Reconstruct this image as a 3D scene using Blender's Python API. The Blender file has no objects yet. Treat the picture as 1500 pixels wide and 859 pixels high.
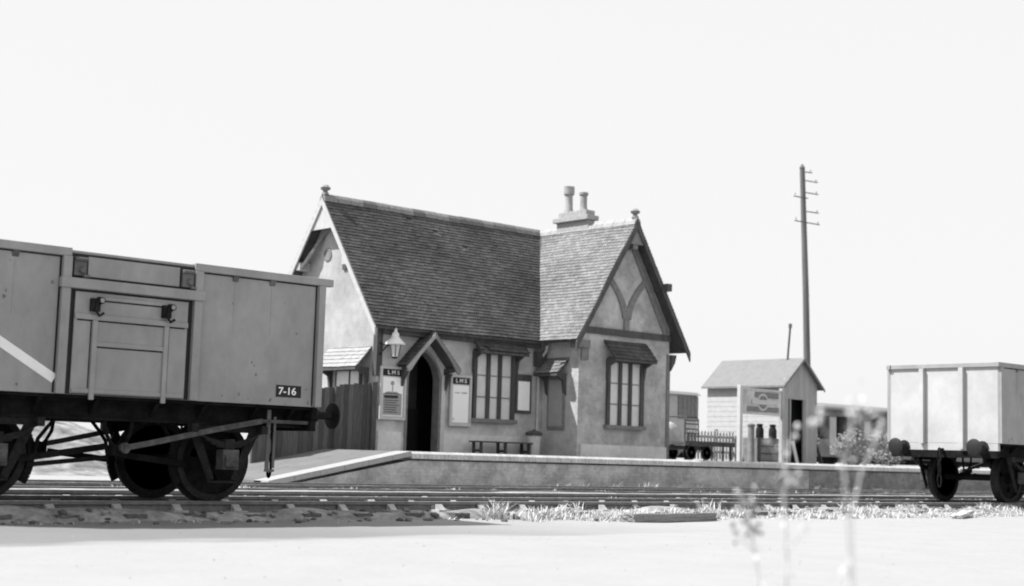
import bpy, bmesh, math, random
from mathutils import Vector, Matrix, noise
random.seed(7)
PI = math.pi
scene = bpy.context.scene
COL = scene.collection

# ------------------------------------------------------------------ materials
def grey_mat(name, v, rough=.85, amount=.25, scale=6.0, bump=.0, bscale=60.0, island=0.0, stretch=None, spec=.3, metal=0.0, stain=0.0, stain_scale=1.2):
    m = bpy.data.materials.new(name); m.use_nodes = True
    nt = m.node_tree; nd = nt.nodes; lk = nt.links
    b = nd['Principled BSDF']
    b.inputs['Roughness'].default_value = rough
    b.inputs['Metallic'].default_value = metal
    b.inputs['Specular IOR Level'].default_value = spec
    tc = nd.new('ShaderNodeTexCoord')
    mp = nd.new('ShaderNodeMapping'); lk.new(tc.outputs['Object'], mp.inputs['Vector'])
    if stretch: mp.inputs['Scale'].default_value = stretch
    n1 = nd.new('ShaderNodeTexNoise'); n1.inputs['Scale'].default_value = scale; n1.inputs['Detail'].default_value = 8; n1.inputs['Roughness'].default_value = .65
    lk.new(mp.outputs[0], n1.inputs['Vector'])
    r = nd.new('ShaderNodeMapRange'); r.inputs['From Min'].default_value = .3; r.inputs['From Max'].default_value = .7
    r.inputs['To Min'].default_value = 1 - amount; r.inputs['To Max'].default_value = 1 + amount
    lk.new(n1.outputs['Fac'], r.inputs['Value'])
    cur = r.outputs[0]
    def mul(a, bsock):
        k = nd.new('ShaderNodeMath'); k.operation = 'MULTIPLY'; lk.new(a, k.inputs[0]); lk.new(bsock, k.inputs[1]); return k.outputs[0]
    if stain:
        n2 = nd.new('ShaderNodeTexNoise'); n2.inputs['Scale'].default_value = stain_scale; n2.inputs['Detail'].default_value = 4
        lk.new(mp.outputs[0], n2.inputs['Vector'])
        r2 = nd.new('ShaderNodeMapRange'); r2.inputs['From Min'].default_value = .38; r2.inputs['From Max'].default_value = .62
        r2.inputs['To Min'].default_value = 1 - stain; r2.inputs['To Max'].default_value = 1 + stain * .5
        lk.new(n2.outputs['Fac'], r2.inputs['Value']); cur = mul(cur, r2.outputs[0])
    if island:
        g = nd.new('ShaderNodeNewGeometry')
        r3 = nd.new('ShaderNodeMapRange'); r3.inputs['To Min'].default_value = 1 - island; r3.inputs['To Max'].default_value = 1 + island
        lk.new(g.outputs['Random Per Island'], r3.inputs['Value']); cur = mul(cur, r3.outputs[0])
    f = nd.new('ShaderNodeMath'); f.operation = 'MULTIPLY'; f.inputs[1].default_value = v; lk.new(cur, f.inputs[0])
    f.use_clamp = True
    cc = nd.new('ShaderNodeCombineColor')
    for i in range(3): lk.new(f.outputs[0], cc.inputs[i])
    lk.new(cc.outputs[0], b.inputs['Base Color'])
    if bump:
        n3 = nd.new('ShaderNodeTexNoise'); n3.inputs['Scale'].default_value = bscale; n3.inputs['Detail'].default_value = 6
        lk.new(mp.outputs[0], n3.inputs['Vector'])
        bp = nd.new('ShaderNodeBump'); bp.inputs['Strength'].default_value = bump; bp.inputs['Distance'].default_value = .02
        lk.new(n3.outputs['Fac'], bp.inputs['Height']); lk.new(bp.outputs[0], b.inputs['Normal'])
    return m

M = dict(
  ground  = grey_mat('pale_dusty_ground', .298, .95, .05, 14, .25, 60, stain=.03, stain_scale=1.5),
  ballast = grey_mat('cinder_ballast', 0.27, .95, .40, 9, .9, 60, stain=.3, stain_scale=1.2),
  stone   = grey_mat('loose_stone', 0.14, .9, .3, 9, .5, 40, island=.6),
  bank    = grey_mat('dry_bank', .21, .95, .5, 3, 1.0, 8, stain=.45, stain_scale=1.3),
  wagon   = grey_mat('grey_wagon_paint', .265, .7, .10, 5, .12, 90, stain=.10, stain_scale=1.5, stretch=(1.4, 1.4, .8)),
  wagonb  = grey_mat('sunlit_wagon_paint', 0.4, .6, .08, 4, .1, 90, stain=.10, stain_scale=1.4),  # lighter copy of the grey wagon paint, sunlight put into the end's colour
  wagond  = grey_mat('dull_wagon_paint', 0.11, .65, .22, 6, .2, 90, stain=.2),
  under   = grey_mat('black_underframe', .010, .9, .5, 14, .3, 60, stain=.4, stain_scale=4, spec=.12),
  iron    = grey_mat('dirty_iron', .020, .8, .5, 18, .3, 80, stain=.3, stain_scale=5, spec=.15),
  axlebox = grey_mat('greasy_axle_box', .075, .7, .4, 14, .3, 60, stain=.3, stain_scale=6, spec=.2),
  slab    = grey_mat('bleached_sleeper', .26, .95, .35, 14, .8, 40, stretch=(1, 8, 8)),
  pebble  = grey_mat('pale_pebble', 0.28, .9, .2, 9, island=.35),
  rust    = grey_mat('rust_patch', .15, .9, .4, 20),
  barge   = grey_mat('weathered_barge_board', .30, .8, .2, 8),
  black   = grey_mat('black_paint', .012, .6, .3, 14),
  railtop = grey_mat('worn_rail_steel', 0.6, .4, .15, 5, metal=.5),
  railweb = grey_mat('rusty_rail_web', 0.14, .85, .3, 12),
  chair   = grey_mat('rail_chair_iron', 0.34, .8, .3, 12),
  sleeper = grey_mat('weathered_sleeper', 0.12, .95, .5, 14, .8, 40, stretch=(1, 8, 8)),
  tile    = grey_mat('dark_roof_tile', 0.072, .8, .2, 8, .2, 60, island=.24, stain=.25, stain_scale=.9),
  tilel   = grey_mat('pale_roof_tile', 0.175, .8, .22, 8, .2, 60, island=.20, stain=.14, stain_scale=1.0),  # paler tile for the left-facing slope and hood
  ridge   = grey_mat('ridge_tile', 0.17, .8, .3, 12, .2, 60, island=.3),
  plaster = grey_mat('stained_render', 0.5, .92, .16, 5, .45, 30, stain=.22, stain_scale=1.5),
  plasterw= grey_mat('whitewashed_render', 0.345, .92, .12, 5, .45, 30, stain=.16, stain_scale=1.1),
  plasterb= grey_mat('rough_bay_render', 0.41, .92, .18, 7, .6, 24, stain=.22, stain_scale=1.7),
  plinth  = grey_mat('pale_plinth', 0.62, .92, .12, 7, .3, 30, stain=.1),
  timber  = grey_mat('dark_timber', 0.07, .8, .35, 8, .3, 40, stretch=(1, 1, .2)),
  timberm = grey_mat('grey_timber', 0.18, .8, .25, 8, .3, 40),
  timberl = grey_mat('pale_timber', 0.4, .8, .12, 8, .2, 40),
  cream   = grey_mat('cream_paint', 0.48, .6, .10, 8),
  pane    = grey_mat('window_glass_with_blind', 0.56, .12, .12, 3, spec=.6),
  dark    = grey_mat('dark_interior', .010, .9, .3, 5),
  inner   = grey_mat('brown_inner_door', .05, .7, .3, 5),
  platf   = grey_mat('platform_surface', 0.14, .95, .12, 5, .3, 40, stain=.1),
  coping  = grey_mat('pale_coping', 0.47, .9, .18, 14, .3, 60, island=.10),
  copingw = grey_mat('whitened_coping', 0.3, .9, .10, 14, .3, 60),
  pwall   = grey_mat('platform_wall_render', 0.43, .92, .22, 9, .6, 24, stain=.26, stain_scale=2.2),
  pwalld  = grey_mat('platform_wall_dark', 0.21, .92, .2, 7, .5, 24, stain=.22, stain_scale=2.0),
  fence   = grey_mat('creosoted_boards', .085, .9, .3, 6, .5, 30, island=.35, stretch=(6, 6, .6)),
  paper   = grey_mat('white_paper', 0.85, .7, .03, 4),
  notice  = grey_mat('grey_notice', 0.3, .7, .08, 6),
  ink     = grey_mat('black_ink', .02, .6, .1, 6),
  inkf    = grey_mat('faded_ink', .42, .7, .2, 20),
  white   = grey_mat('white_paint', .75, .6, .05, 8),
  enamel  = grey_mat('white_enamel', .68, .25, .04, 8, spec=.5),
  lglass  = grey_mat('lantern_glass', .55, .15, .1, 8, spec=.6),
  shed    = grey_mat('weathered_shed_boards', 0.34, .9, .15, 6, .3, 30, island=.10, stretch=(5, 5, .5)),
  shedw   = grey_mat('pale_shed_boards', 0.4, .9, .10, 6, .3, 30),
  felt    = grey_mat('pale_roofing_felt', 0.175, .85, .10, 5, .2, 20),
  pole    = grey_mat('pole_wood', .12, .9, .3, 4, .3, 30, stretch=(1, 1, .1)),
  polel   = grey_mat('insulator_white', .6, .4, .05, 4),
  pot     = grey_mat('clay_pot', .24, .85, .2, 8),
  potl    = grey_mat('pale_clay_pot', 0.3, .85, .2, 8),
  brick   = grey_mat('chimney_brick', 0.3, .9, .25, 14, .5, 30),
  heap    = grey_mat('pale_sacking', 0.36, .95, .2, 4, .5, 10),
  grass   = grey_mat('dry_grass', 0.52, .8, .15, 5, island=.35, spec=.1),
  weed    = grey_mat('pale_weed', 0.52, .8, .15, 8, island=.25, spec=.1),
  weedd   = grey_mat('dark_seed_head', 0.2, .9, .3, 8, island=.3),
  coach   = grey_mat('old_coach_paint', 0.16, .6, .25, 3, .1, 30, stain=.2),
)
def clone_brick(m, sx=.23, sz=.075, axis='xz', mort=.75, strength=.25):
    """adds a coursed joint pattern in colour and relief to a wall material"""
    nt = m.node_tree; nd = nt.nodes; lk = nt.links
    tc = nd.new('ShaderNodeTexCoord'); sep = nd.new('ShaderNodeSeparateXYZ'); lk.new(tc.outputs['Object'], sep.inputs[0])
    cb = nd.new('ShaderNodeCombineXYZ')
    ad = nd.new('ShaderNodeMath'); ad.operation = 'ADD'; lk.new(sep.outputs[0], ad.inputs[0]); lk.new(sep.outputs[1], ad.inputs[1])
    lk.new(ad.outputs[0], cb.inputs[0]); lk.new(sep.outputs[2], cb.inputs[1])
    br = nd.new('ShaderNodeTexBrick'); br.inputs['Scale'].default_value = 1; br.inputs['Brick Width'].default_value = sx; br.inputs['Row Height'].default_value = sz
    br.inputs['Mortar Size'].default_value = .006
    br.inputs['Color1'].default_value = (1, 1, 1, 1); br.inputs['Color2'].default_value = (1 - strength, 1 - strength, 1 - strength, 1); br.inputs['Mortar'].default_value = (mort, mort, mort, 1)
    lk.new(cb.outputs[0], br.inputs['Vector'])
    b = nd['Principled BSDF']; src = b.inputs['Base Color'].links[0].from_socket
    mx = nd.new('ShaderNodeMix'); mx.data_type = 'RGBA'; mx.blend_type = 'MULTIPLY'; mx.inputs['Factor'].default_value = 1
    lk.new(src, mx.inputs[6]); lk.new(br.outputs['Color'], mx.inputs[7]); lk.new(mx.outputs[2], b.inputs['Base Color'])
clone_brick(M['pwall'], mort=.85, strength=.12); clone_brick(M['pwalld'], mort=.8, strength=.2)
clone_brick(M['plasterb'], mort=.95, strength=.07)

def verge_dirt(m):
    """an ashy trodden strip of darker dirt along the siding, on the left half of the yard"""
    nt = m.node_tree; nd = nt.nodes; lk = nt.links
    tc = nd.new('ShaderNodeTexCoord'); sep = nd.new('ShaderNodeSeparateXYZ'); lk.new(tc.outputs['Object'], sep.inputs[0])
    mp = nd.new('ShaderNodeMapping'); mp.inputs['Scale'].default_value = (.45, 1.6, 1); lk.new(tc.outputs['Object'], mp.inputs['Vector'])
    n = nd.new('ShaderNodeTexNoise'); n.inputs['Scale'].default_value = 1.0; n.inputs['Detail'].default_value = 7; lk.new(mp.outputs[0], n.inputs['Vector'])
    nn = nd.new('ShaderNodeMath'); nn.operation = 'MULTIPLY_ADD'; nn.inputs[1].default_value = 1.3; nn.inputs[2].default_value = -.65; lk.new(n.outputs['Fac'], nn.inputs[0])
    ya = nd.new('ShaderNodeMath'); ya.operation = 'ADD'; lk.new(sep.outputs[1], ya.inputs[0]); lk.new(nn.outputs[0], ya.inputs[1])
    y = nd.new('ShaderNodeMapRange'); y.interpolation_type = 'SMOOTHSTEP'; y.inputs['From Min'].default_value = 11.25; y.inputs['From Max'].default_value = 11.75; lk.new(ya.outputs[0], y.inputs['Value'])
    x = nd.new('ShaderNodeMapRange'); x.interpolation_type = 'SMOOTHSTEP'; x.inputs['From Min'].default_value = 15; x.inputs['From Max'].default_value = 7.5; lk.new(sep.outputs[0], x.inputs['Value'])
    k = nd.new('ShaderNodeMath'); k.operation = 'MULTIPLY'; lk.new(x.outputs[0], k.inputs[0]); lk.new(y.outputs[0], k.inputs[1])
    f = nd.new('ShaderNodeMapRange'); f.inputs['To Min'].default_value = 1; f.inputs['To Max'].default_value = .56; lk.new(k.outputs[0], f.inputs['Value'])
    b = nd['Principled BSDF']; src = b.inputs['Base Color'].links[0].from_socket
    vm = nd.new('ShaderNodeVectorMath'); vm.operation = 'SCALE'; lk.new(src, vm.inputs[0]); lk.new(f.outputs[0], vm.inputs['Scale']); lk.new(vm.outputs[0], b.inputs['Base Color'])
verge_dirt(M['ground'])

# ------------------------------------------------------------------ mesh helpers
def box(bm, x0, x1, y0, y1, z0, z1):
    vs = [bm.verts.new((x, y, z)) for z in (z0, z1) for y in (y0, y1) for x in (x0, x1)]
    for f in ((0, 2, 3, 1), (4, 5, 7, 6), (0, 1, 5, 4), (2, 6, 7, 3), (0, 4, 6, 2), (1, 3, 7, 5)):
        bm.faces.new([vs[i] for i in f])
    return vs
def prism(bm, pts, vec):
    vec = Vector(vec)
    a = [bm.verts.new(p) for p in pts]; b = [bm.verts.new(Vector(p) + vec) for p in pts]
    n = len(pts)
    bm.faces.new(a[::-1]); bm.faces.new(b)
    for i in range(n): bm.faces.new((a[i], a[(i + 1) % n], b[(i + 1) % n], b[i]))
def bar(bm, p0, p1, w, h, up=(0, 0, 1)):
    p0, p1 = Vector(p0), Vector(p1); d = (p1 - p0).normalized(); u = Vector(up)
    s = d.cross(u)
    if s.length < 1e-4: s = d.cross(Vector((0, 1, 0)))
    s.normalize(); u = s.cross(d)
    prism(bm, [p0 + s * a * w / 2 + u * b * h / 2 for a, b in ((-1, -1), (1, -1), (1, 1), (-1, 1))], p1 - p0)
def cone(bm, p0, p1, r0, r1, n=12, caps=True):
    p0, p1 = Vector(p0), Vector(p1); d = (p1 - p0).normalized()
    s = d.orthogonal().normalized(); t = d.cross(s)
    A = [bm.verts.new(p0 + (s * math.cos(2 * PI * i / n) + t * math.sin(2 * PI * i / n)) * r0) for i in range(n)]
    B = [bm.verts.new(p1 + (s * math.cos(2 * PI * i / n) + t * math.sin(2 * PI * i / n)) * r1) for i in range(n)]
    for i in range(n): bm.faces.new((A[i], A[(i + 1) % n], B[(i + 1) % n], B[i]))
    if caps: bm.faces.new(A[::-1]); bm.faces.new(B)
def lathe(bm, o, prof, n=20, axis=(0, 0, 1)):
    o = Vector(o); d = Vector(axis).normalized(); s = d.orthogonal().normalized(); t = d.cross(s)
    rings = []
    for r, z in prof:
        r = max(r, .0005)
        rings.append([bm.verts.new(o + d * z + (s * math.cos(2 * PI * i / n) + t * math.sin(2 * PI * i / n)) * r) for i in range(n)])
    for a, b in zip(rings, rings[1:]):
        for i in range(n): bm.faces.new((a[i], a[(i + 1) % n], b[(i + 1) % n], b[i]))
    bm.faces.new(rings[0][::-1]); bm.faces.new(rings[-1])
def tube(bm, pts, r, n=8, r1=None):
    pts = [Vector(p) for p in pts]; N = len(pts); rings = []
    for k, p in enumerate(pts):
        d = (pts[min(k + 1, N - 1)] - pts[max(k - 1, 0)]).normalized()
        s = d.cross(Vector((.13, .31, .94))); s.normalize(); t = d.cross(s)
        rr = r if r1 is None else r + (r1 - r) * k / (N - 1)
        rings.append([bm.verts.new(p + (s * math.cos(2 * PI * i / n) + t * math.sin(2 * PI * i / n)) * rr) for i in range(n)])
    for a, b in zip(rings, rings[1:]):
        for i in range(n): bm.faces.new((a[i], a[(i + 1) % n], b[(i + 1) % n], b[i]))
    bm.faces.new(rings[0][::-1]); bm.faces.new(rings[-1])
def BM(): return bmesh.new()
def obj(name, bm, mat, parent=None, smooth=False, bevel=0):
    bmesh.ops.recalc_face_normals(bm, faces=bm.faces)
    me = bpy.data.meshes.new(name); bm.to_mesh(me); bm.free()
    for m in (mat if isinstance(mat, (list, tuple)) else [mat]): me.materials.append(m)
    if smooth:
        for p in me.polygons: p.use_smooth = True
    o = bpy.data.objects.new(name, me); COL.objects.link(o)
    if parent: o.parent = parent
    if bevel:
        b = o.modifiers.new('bevel', 'BEVEL'); b.width = bevel; b.segments = 2; b.limit_method = 'ANGLE'
    return o
def smooth_ang(o, ang=35):
    for p in o.data.polygons: p.use_smooth = True
    o.data.set_sharp_from_angle(angle=math.radians(ang)); return o
def tag(o, label, cat, group=None, kind=None):
    if label: o['label'] = label
    if cat: o['category'] = cat
    if group: o['group'] = group
    if kind: o['kind'] = kind
    return o
def struct(o, label=None, cat=None):
    o['kind'] = 'structure'
    if label: o['label'] = label
    if cat: o['category'] = cat
    return o
def thing(name, label, cat, loc=(0, 0, 0), rz=0, group=None):
    o = bpy.data.objects.new(name, None); COL.objects.link(o); o.location = loc; o.rotation_euler = (0, 0, rz)
    o.empty_display_size = .3
    return tag(o, label, cat, group)
def copy_tree(o, parent=None):
    c = o.copy(); COL.objects.link(c); c.parent = parent
    for ch in [x for x in bpy.data.objects if x.parent == o]: copy_tree(ch, c)
    return c
def text(name, body, size, loc, mat, parent, rot=(PI / 2, 0, 0), ext=.002, align='CENTER', sx=1):
    cu = bpy.data.curves.new(name, 'FONT'); cu.body = body; cu.size = size; cu.extrude = ext; cu.align_x = align; cu.align_y = 'CENTER'
    cu.offset = size * .018
    t = bpy.data.objects.new(name + '_tmp', cu); COL.objects.link(t)
    dg = bpy.context.evaluated_depsgraph_get(); me = bpy.data.meshes.new_from_object(t.evaluated_get(dg))
    bpy.data.objects.remove(t); me.materials.clear(); me.materials.append(mat)
    o = bpy.data.objects.new(name, me); COL.objects.link(o); o.location = loc; o.rotation_euler = rot; o.scale = (sx, 1, 1)
    if parent: o.parent = parent
    return o

# ------------------------------------------------------------------ camera  (x along the track, y away, z up, rail top = 0)
f_px, yaw, pitch, roll, cam_h = 2151.1, .7283, .1107, .0297, .6207
fw = Vector((math.sin(yaw) * math.cos(pitch), math.cos(yaw) * math.cos(pitch), math.sin(pitch)))
r0 = fw.cross(Vector((0, 0, 1))).normalized(); u0 = r0.cross(fw)
rt = r0 * math.cos(roll) + u0 * math.sin(roll); up = -r0 * math.sin(roll) + u0 * math.cos(roll)
cam = bpy.data.cameras.new('camera'); co = bpy.data.objects.new('camera', cam); COL.objects.link(co)
mt = Matrix((rt, up, -fw)).transposed().to_4x4(); mt.translation = (0, 0, cam_h); co.matrix_world = mt
cam.sensor_width = 36; cam.lens = f_px / 1500 * 36; cam.clip_end = 3000; cam.clip_start = .05
cam.dof.use_dof = True; cam.dof.focus_distance = 21; cam.dof.aperture_fstop = 1.3
scene.camera = co
def pix(x, y, d):      # a point d metres in front of the camera on the ray of a photo position
    return Vector((0, 0, cam_h)) + (fw + rt * ((x - 750) / f_px) - up * ((y - 429.5) / f_px)) * d

# ------------------------------------------------------------------ light
SUN = Vector((-.65, .45, 1.0)).normalized()      # towards the sun: behind the station, to the left
elev = math.asin(SUN.z); az = math.atan2(SUN.x, SUN.y)
w = bpy.data.worlds.new('World'); scene.world = w; w.use_nodes = True
nt = w.node_tree; bg = nt.nodes['Background']
sky = nt.nodes.new('ShaderNodeTexSky'); sky.sky_type = 'NISHITA'; sky.sun_disc = False
sky.sun_elevation = elev; sky.sun_rotation = az; sky.air_density = 1.0; sky.dust_density = 3.0; sky.ozone_density = 1.0
bw = nt.nodes.new('ShaderNodeRGBToBW'); nt.links.new(sky.outputs[0], bw.inputs[0])
mx = nt.nodes.new('ShaderNodeMix'); mx.data_type = 'FLOAT'; mx.inputs[0].default_value = .93; mx.inputs[3].default_value = 3.85
nt.links.new(bw.outputs[0], mx.inputs[2]); nt.links.new(mx.outputs[0], bg.inputs['Color'])
bg.inputs['Strength'].default_value = .1
sl = bpy.data.lights.new('sun', 'SUN'); sl.energy = 3.3; sl.angle = math.radians(.6); sl.color = (1, 1, 1)
so = bpy.data.objects.new('sun', sl); COL.objects.link(so); so.rotation_euler = (-SUN).to_track_quat('-Z', 'Y').to_euler(); so.location = (-20, 60, 40)
scene.view_settings.view_transform = 'Standard'; scene.view_settings.look = 'None'
scene.view_settings.exposure = 1.3; scene.view_settings.gamma = 1
scene.render.engine = 'CYCLES'
scene.cycles.filter_width = 1.9
scene.render.resolution_x = 1024; scene.render.resolution_y = 586

# ------------------------------------------------------------------ ground
def sheet(x0, x1, y0, y1, nx, ny, zf):
    bm = BM(); g = [[bm.verts.new((x0 + (x1 - x0) * i / nx, y0 + (y1 - y0) * j / ny, 0)) for i in range(nx + 1)] for j in range(ny + 1)]
    for row in g:
        for v in row: v.co.z = zf(v.co.x, v.co.y)
    for j in range(ny):
        for i in range(nx): bm.faces.new((g[j][i], g[j][i + 1], g[j + 1][i + 1], g[j + 1][i]))
    return bm
GZ = -.2
bm = BM()
def gz(x, y): return GZ + .018 * noise.noise(Vector((x * .5, y * .5, 3))) + .008 * noise.noise(Vector((x * 2.3, y * 2.3, 1)))
xs = [-900, -200, -40] + [i * .25 - 6 for i in range(int(56 / .25) + 1)] + [80, 200, 900]
ys = [-900, -200, -40, -5] + [i * .25 for i in range(1, 60)] + [16, 26, 40, 90, 250, 900]
g = [[bm.verts.new((x, y, gz(x, y) if 0 < y < 15.5 and -6 <= x <= 50 else GZ)) for x in xs] for y in ys]
for j in range(len(ys) - 1):
    for i in range(len(xs) - 1): bm.faces.new((g[j][i], g[j][i + 1], g[j + 1][i + 1], g[j + 1][i]))
struct(obj('ground', bm, M['ground'], smooth=True))

def bz(x, y):
    z = -.128 + .012 * noise.noise(Vector((x * 1.3, y * 1.3, 0))) + .008 * noise.noise(Vector((x * 5, y * 5, 2)))
    b_ = lambda c, w_: math.exp(-((y - c) / w_) ** 4)
    n1 = noise.noise(Vector((x * .35, y * .8, 11)))
    z += (.055 + .02 * n1) * b_(17.75, .75) + (.100 + .015 * n1) * b_(20.55, 1.25) + (.085 + .01 * n1) * b_(23.5, .9)
    if y < 15.15: z += max(0, .035 + .09 * noise.noise(Vector((x * 1.5, y * 1.5, 21)))) * math.exp(-((y - 14.93) / .16) ** 2)
    e = 14.72 + .12 * noise.noise(Vector((x * 1.1, 0, 5))) + .06 * noise.noise(Vector((x * 4, 0, 9)))
    if y < e: z -= (e - y) * .55
    return z
struct(obj('ballast', sheet(-8, 70, 14.3, 24.6, 390, 110, bz), M['ballast'], smooth=True))

# loose stones and lumps along the edge of the ballast
bm = BM()
for i in range(900):
    x = random.uniform(3, 32); y = random.gauss(14.5, .22) if i % 2 else random.uniform(14.5, 18.6)
    if y < 13.6: continue
    s = random.uniform(.012, .045) * (1.3 if random.random() < .1 else 1)
    vs = bmesh.ops.create_icosphere(bm, subdivisions=1, radius=s)['verts']
    m_ = Matrix.Translation((x, y, (gz(x, y) if y < 14.45 else bz(x, y)) + s * .3)) @ Matrix.Rotation(random.random() * 6, 4, 'Z') @ Matrix.Diagonal((1.4, 1, .7, 1))
    for v in vs: v.co = m_ @ (v.co * random.uniform(.75, 1.2))
tag(obj('loose_stones', bm, M['stone']), 'loose stones and clinker scattered along the ballast edge', 'stones', kind='stuff')

bm = BM(); rp = random.Random(21)
for i in range(500):
    x = rp.uniform(1, 26); y = rp.uniform(5.5, 14.4); s = rp.uniform(.003, .007)
    vs = bmesh.ops.create_icosphere(bm, subdivisions=1, radius=s)['verts']
    m_ = Matrix.Translation((x, y, gz(x, y) + s * .2)) @ Matrix.Rotation(rp.random() * 6, 4, 'Z') @ Matrix.Diagonal((1.3, 1, .6, 1))
    for v in vs: v.co = m_ @ (v.co * rp.uniform(.8, 1.2))
tag(obj('pebbles', bm, M['pebble']), 'small pale pebbles scattered over the foreground yard', 'pebbles', kind='stuff')

# far bank behind the platform ramp
def bankz(x, y):
    k = max(0, 1 - abs(y - 42) / 7); k = k * k * (3 - 2 * k)
    e = min(1, max(0, (24 - x) / 6)) if x > 18 else 1
    return GZ - .02 + (2.0 + .35 * noise.noise(Vector((x * .25, y * .3, 0))) + .25 * noise.noise(Vector((x * 1.1, y * 1.1, 4)))) * k * e
struct(obj('bank', sheet(-60, 26, 34, 50, 240, 50, bankz), M['bank'], smooth=True))

# ------------------------------------------------------------------ tracks
def rail_bm(y, x0, x1):
    prof = [(-.035, 0), (.035, 0), (.035, -.04), (.01, -.05), (.01, -.1), (.035, -.112), (.035, -.14), (-.035, -.14), (-.035, -.112), (-.01, -.1), (-.01, -.05), (-.035, -.04)]
    bm = BM(); prism(bm, [(x0, y + a, b) for a, b in prof], (x1 - x0, 0, 0)); return bm
def sleeper_bm(seed):
    rnd = random.Random(seed); bm = BM(); box(bm, -.127, .127, -1.3, 1.3, -.255, -.117)
    bmesh.ops.subdivide_edges(bm, edges=bm.edges[:], cuts=3, use_grid_fill=True)
    for v in bm.verts: v.co += Vector((rnd.uniform(-1, 1) * .008, rnd.uniform(-1, 1) * .012, rnd.uniform(-1, 0) * .010))
    return bm
def chair_bm(s):
    bm = BM(); y = s * .7525
    box(bm, -.10, .10, y - .19, y + .19, -.125, -.098)
    for k in (-1, 1): prism(bm, [(-.05, y + k * .04, -.098), (-.05, y + k * .14, -.098), (-.05, y + k * .055, -.03), (-.05, y + k * .04, -.03)], (.1, 0, 0))
    return bm
labs = ['siding track under the mineral wagons, nearest to the camera', 'middle track between the siding and the platform line', 'running line close against the platform wall']
base_s = []
for q in range(3):
    t = thing('railway_track', labs[q], 'railway track', (0, 15.95 + 3.53 * q, 0), group='parallel railway tracks')
    for s in (-1, 1):
        o = obj('rail', rail_bm(s * .7525, -8, 66), [M['railweb'], M['railtop']], t)
        for p in o.data.polygons:
            if p.normal.z > .9 and p.center.z > -.01: p.material_index = 1
    if q == 0:
        proto = obj('sleeper', sleeper_bm(1), M['sleeper'], t)
        for s in (-1, 1): obj('rail_chair', chair_bm(s), M['chair'], proto)
        meshes = [proto.data] + [obj('sleeper', sleeper_bm(k), M['sleeper']) for k in (2, 3)]
        for k in (1, 2): oo = meshes[k]; meshes[k] = oo.data; bpy.data.objects.remove(oo)
        kids = [c for c in bpy.data.objects if c.parent == proto]
    n = 0; x = -6.0 + q * .31
    while x < 64 and n < 96:
        if n == 0 and q == 0: s_ = proto
        else:
            s_ = proto.copy(); COL.objects.link(s_); s_.parent = t; s_.data = random.choice(meshes)
            for c in kids: d = c.copy(); COL.objects.link(d); d.parent = s_
        s_.location = (x, random.uniform(-.03, .03), random.uniform(-.006, .002) - (.028 if q else .004)); s_.rotation_euler = (0, 0, random.uniform(-.012, .012))
        if q == 0: s_.location.y += random.uniform(-.05, .02)
        x += .762; n += 1

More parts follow.
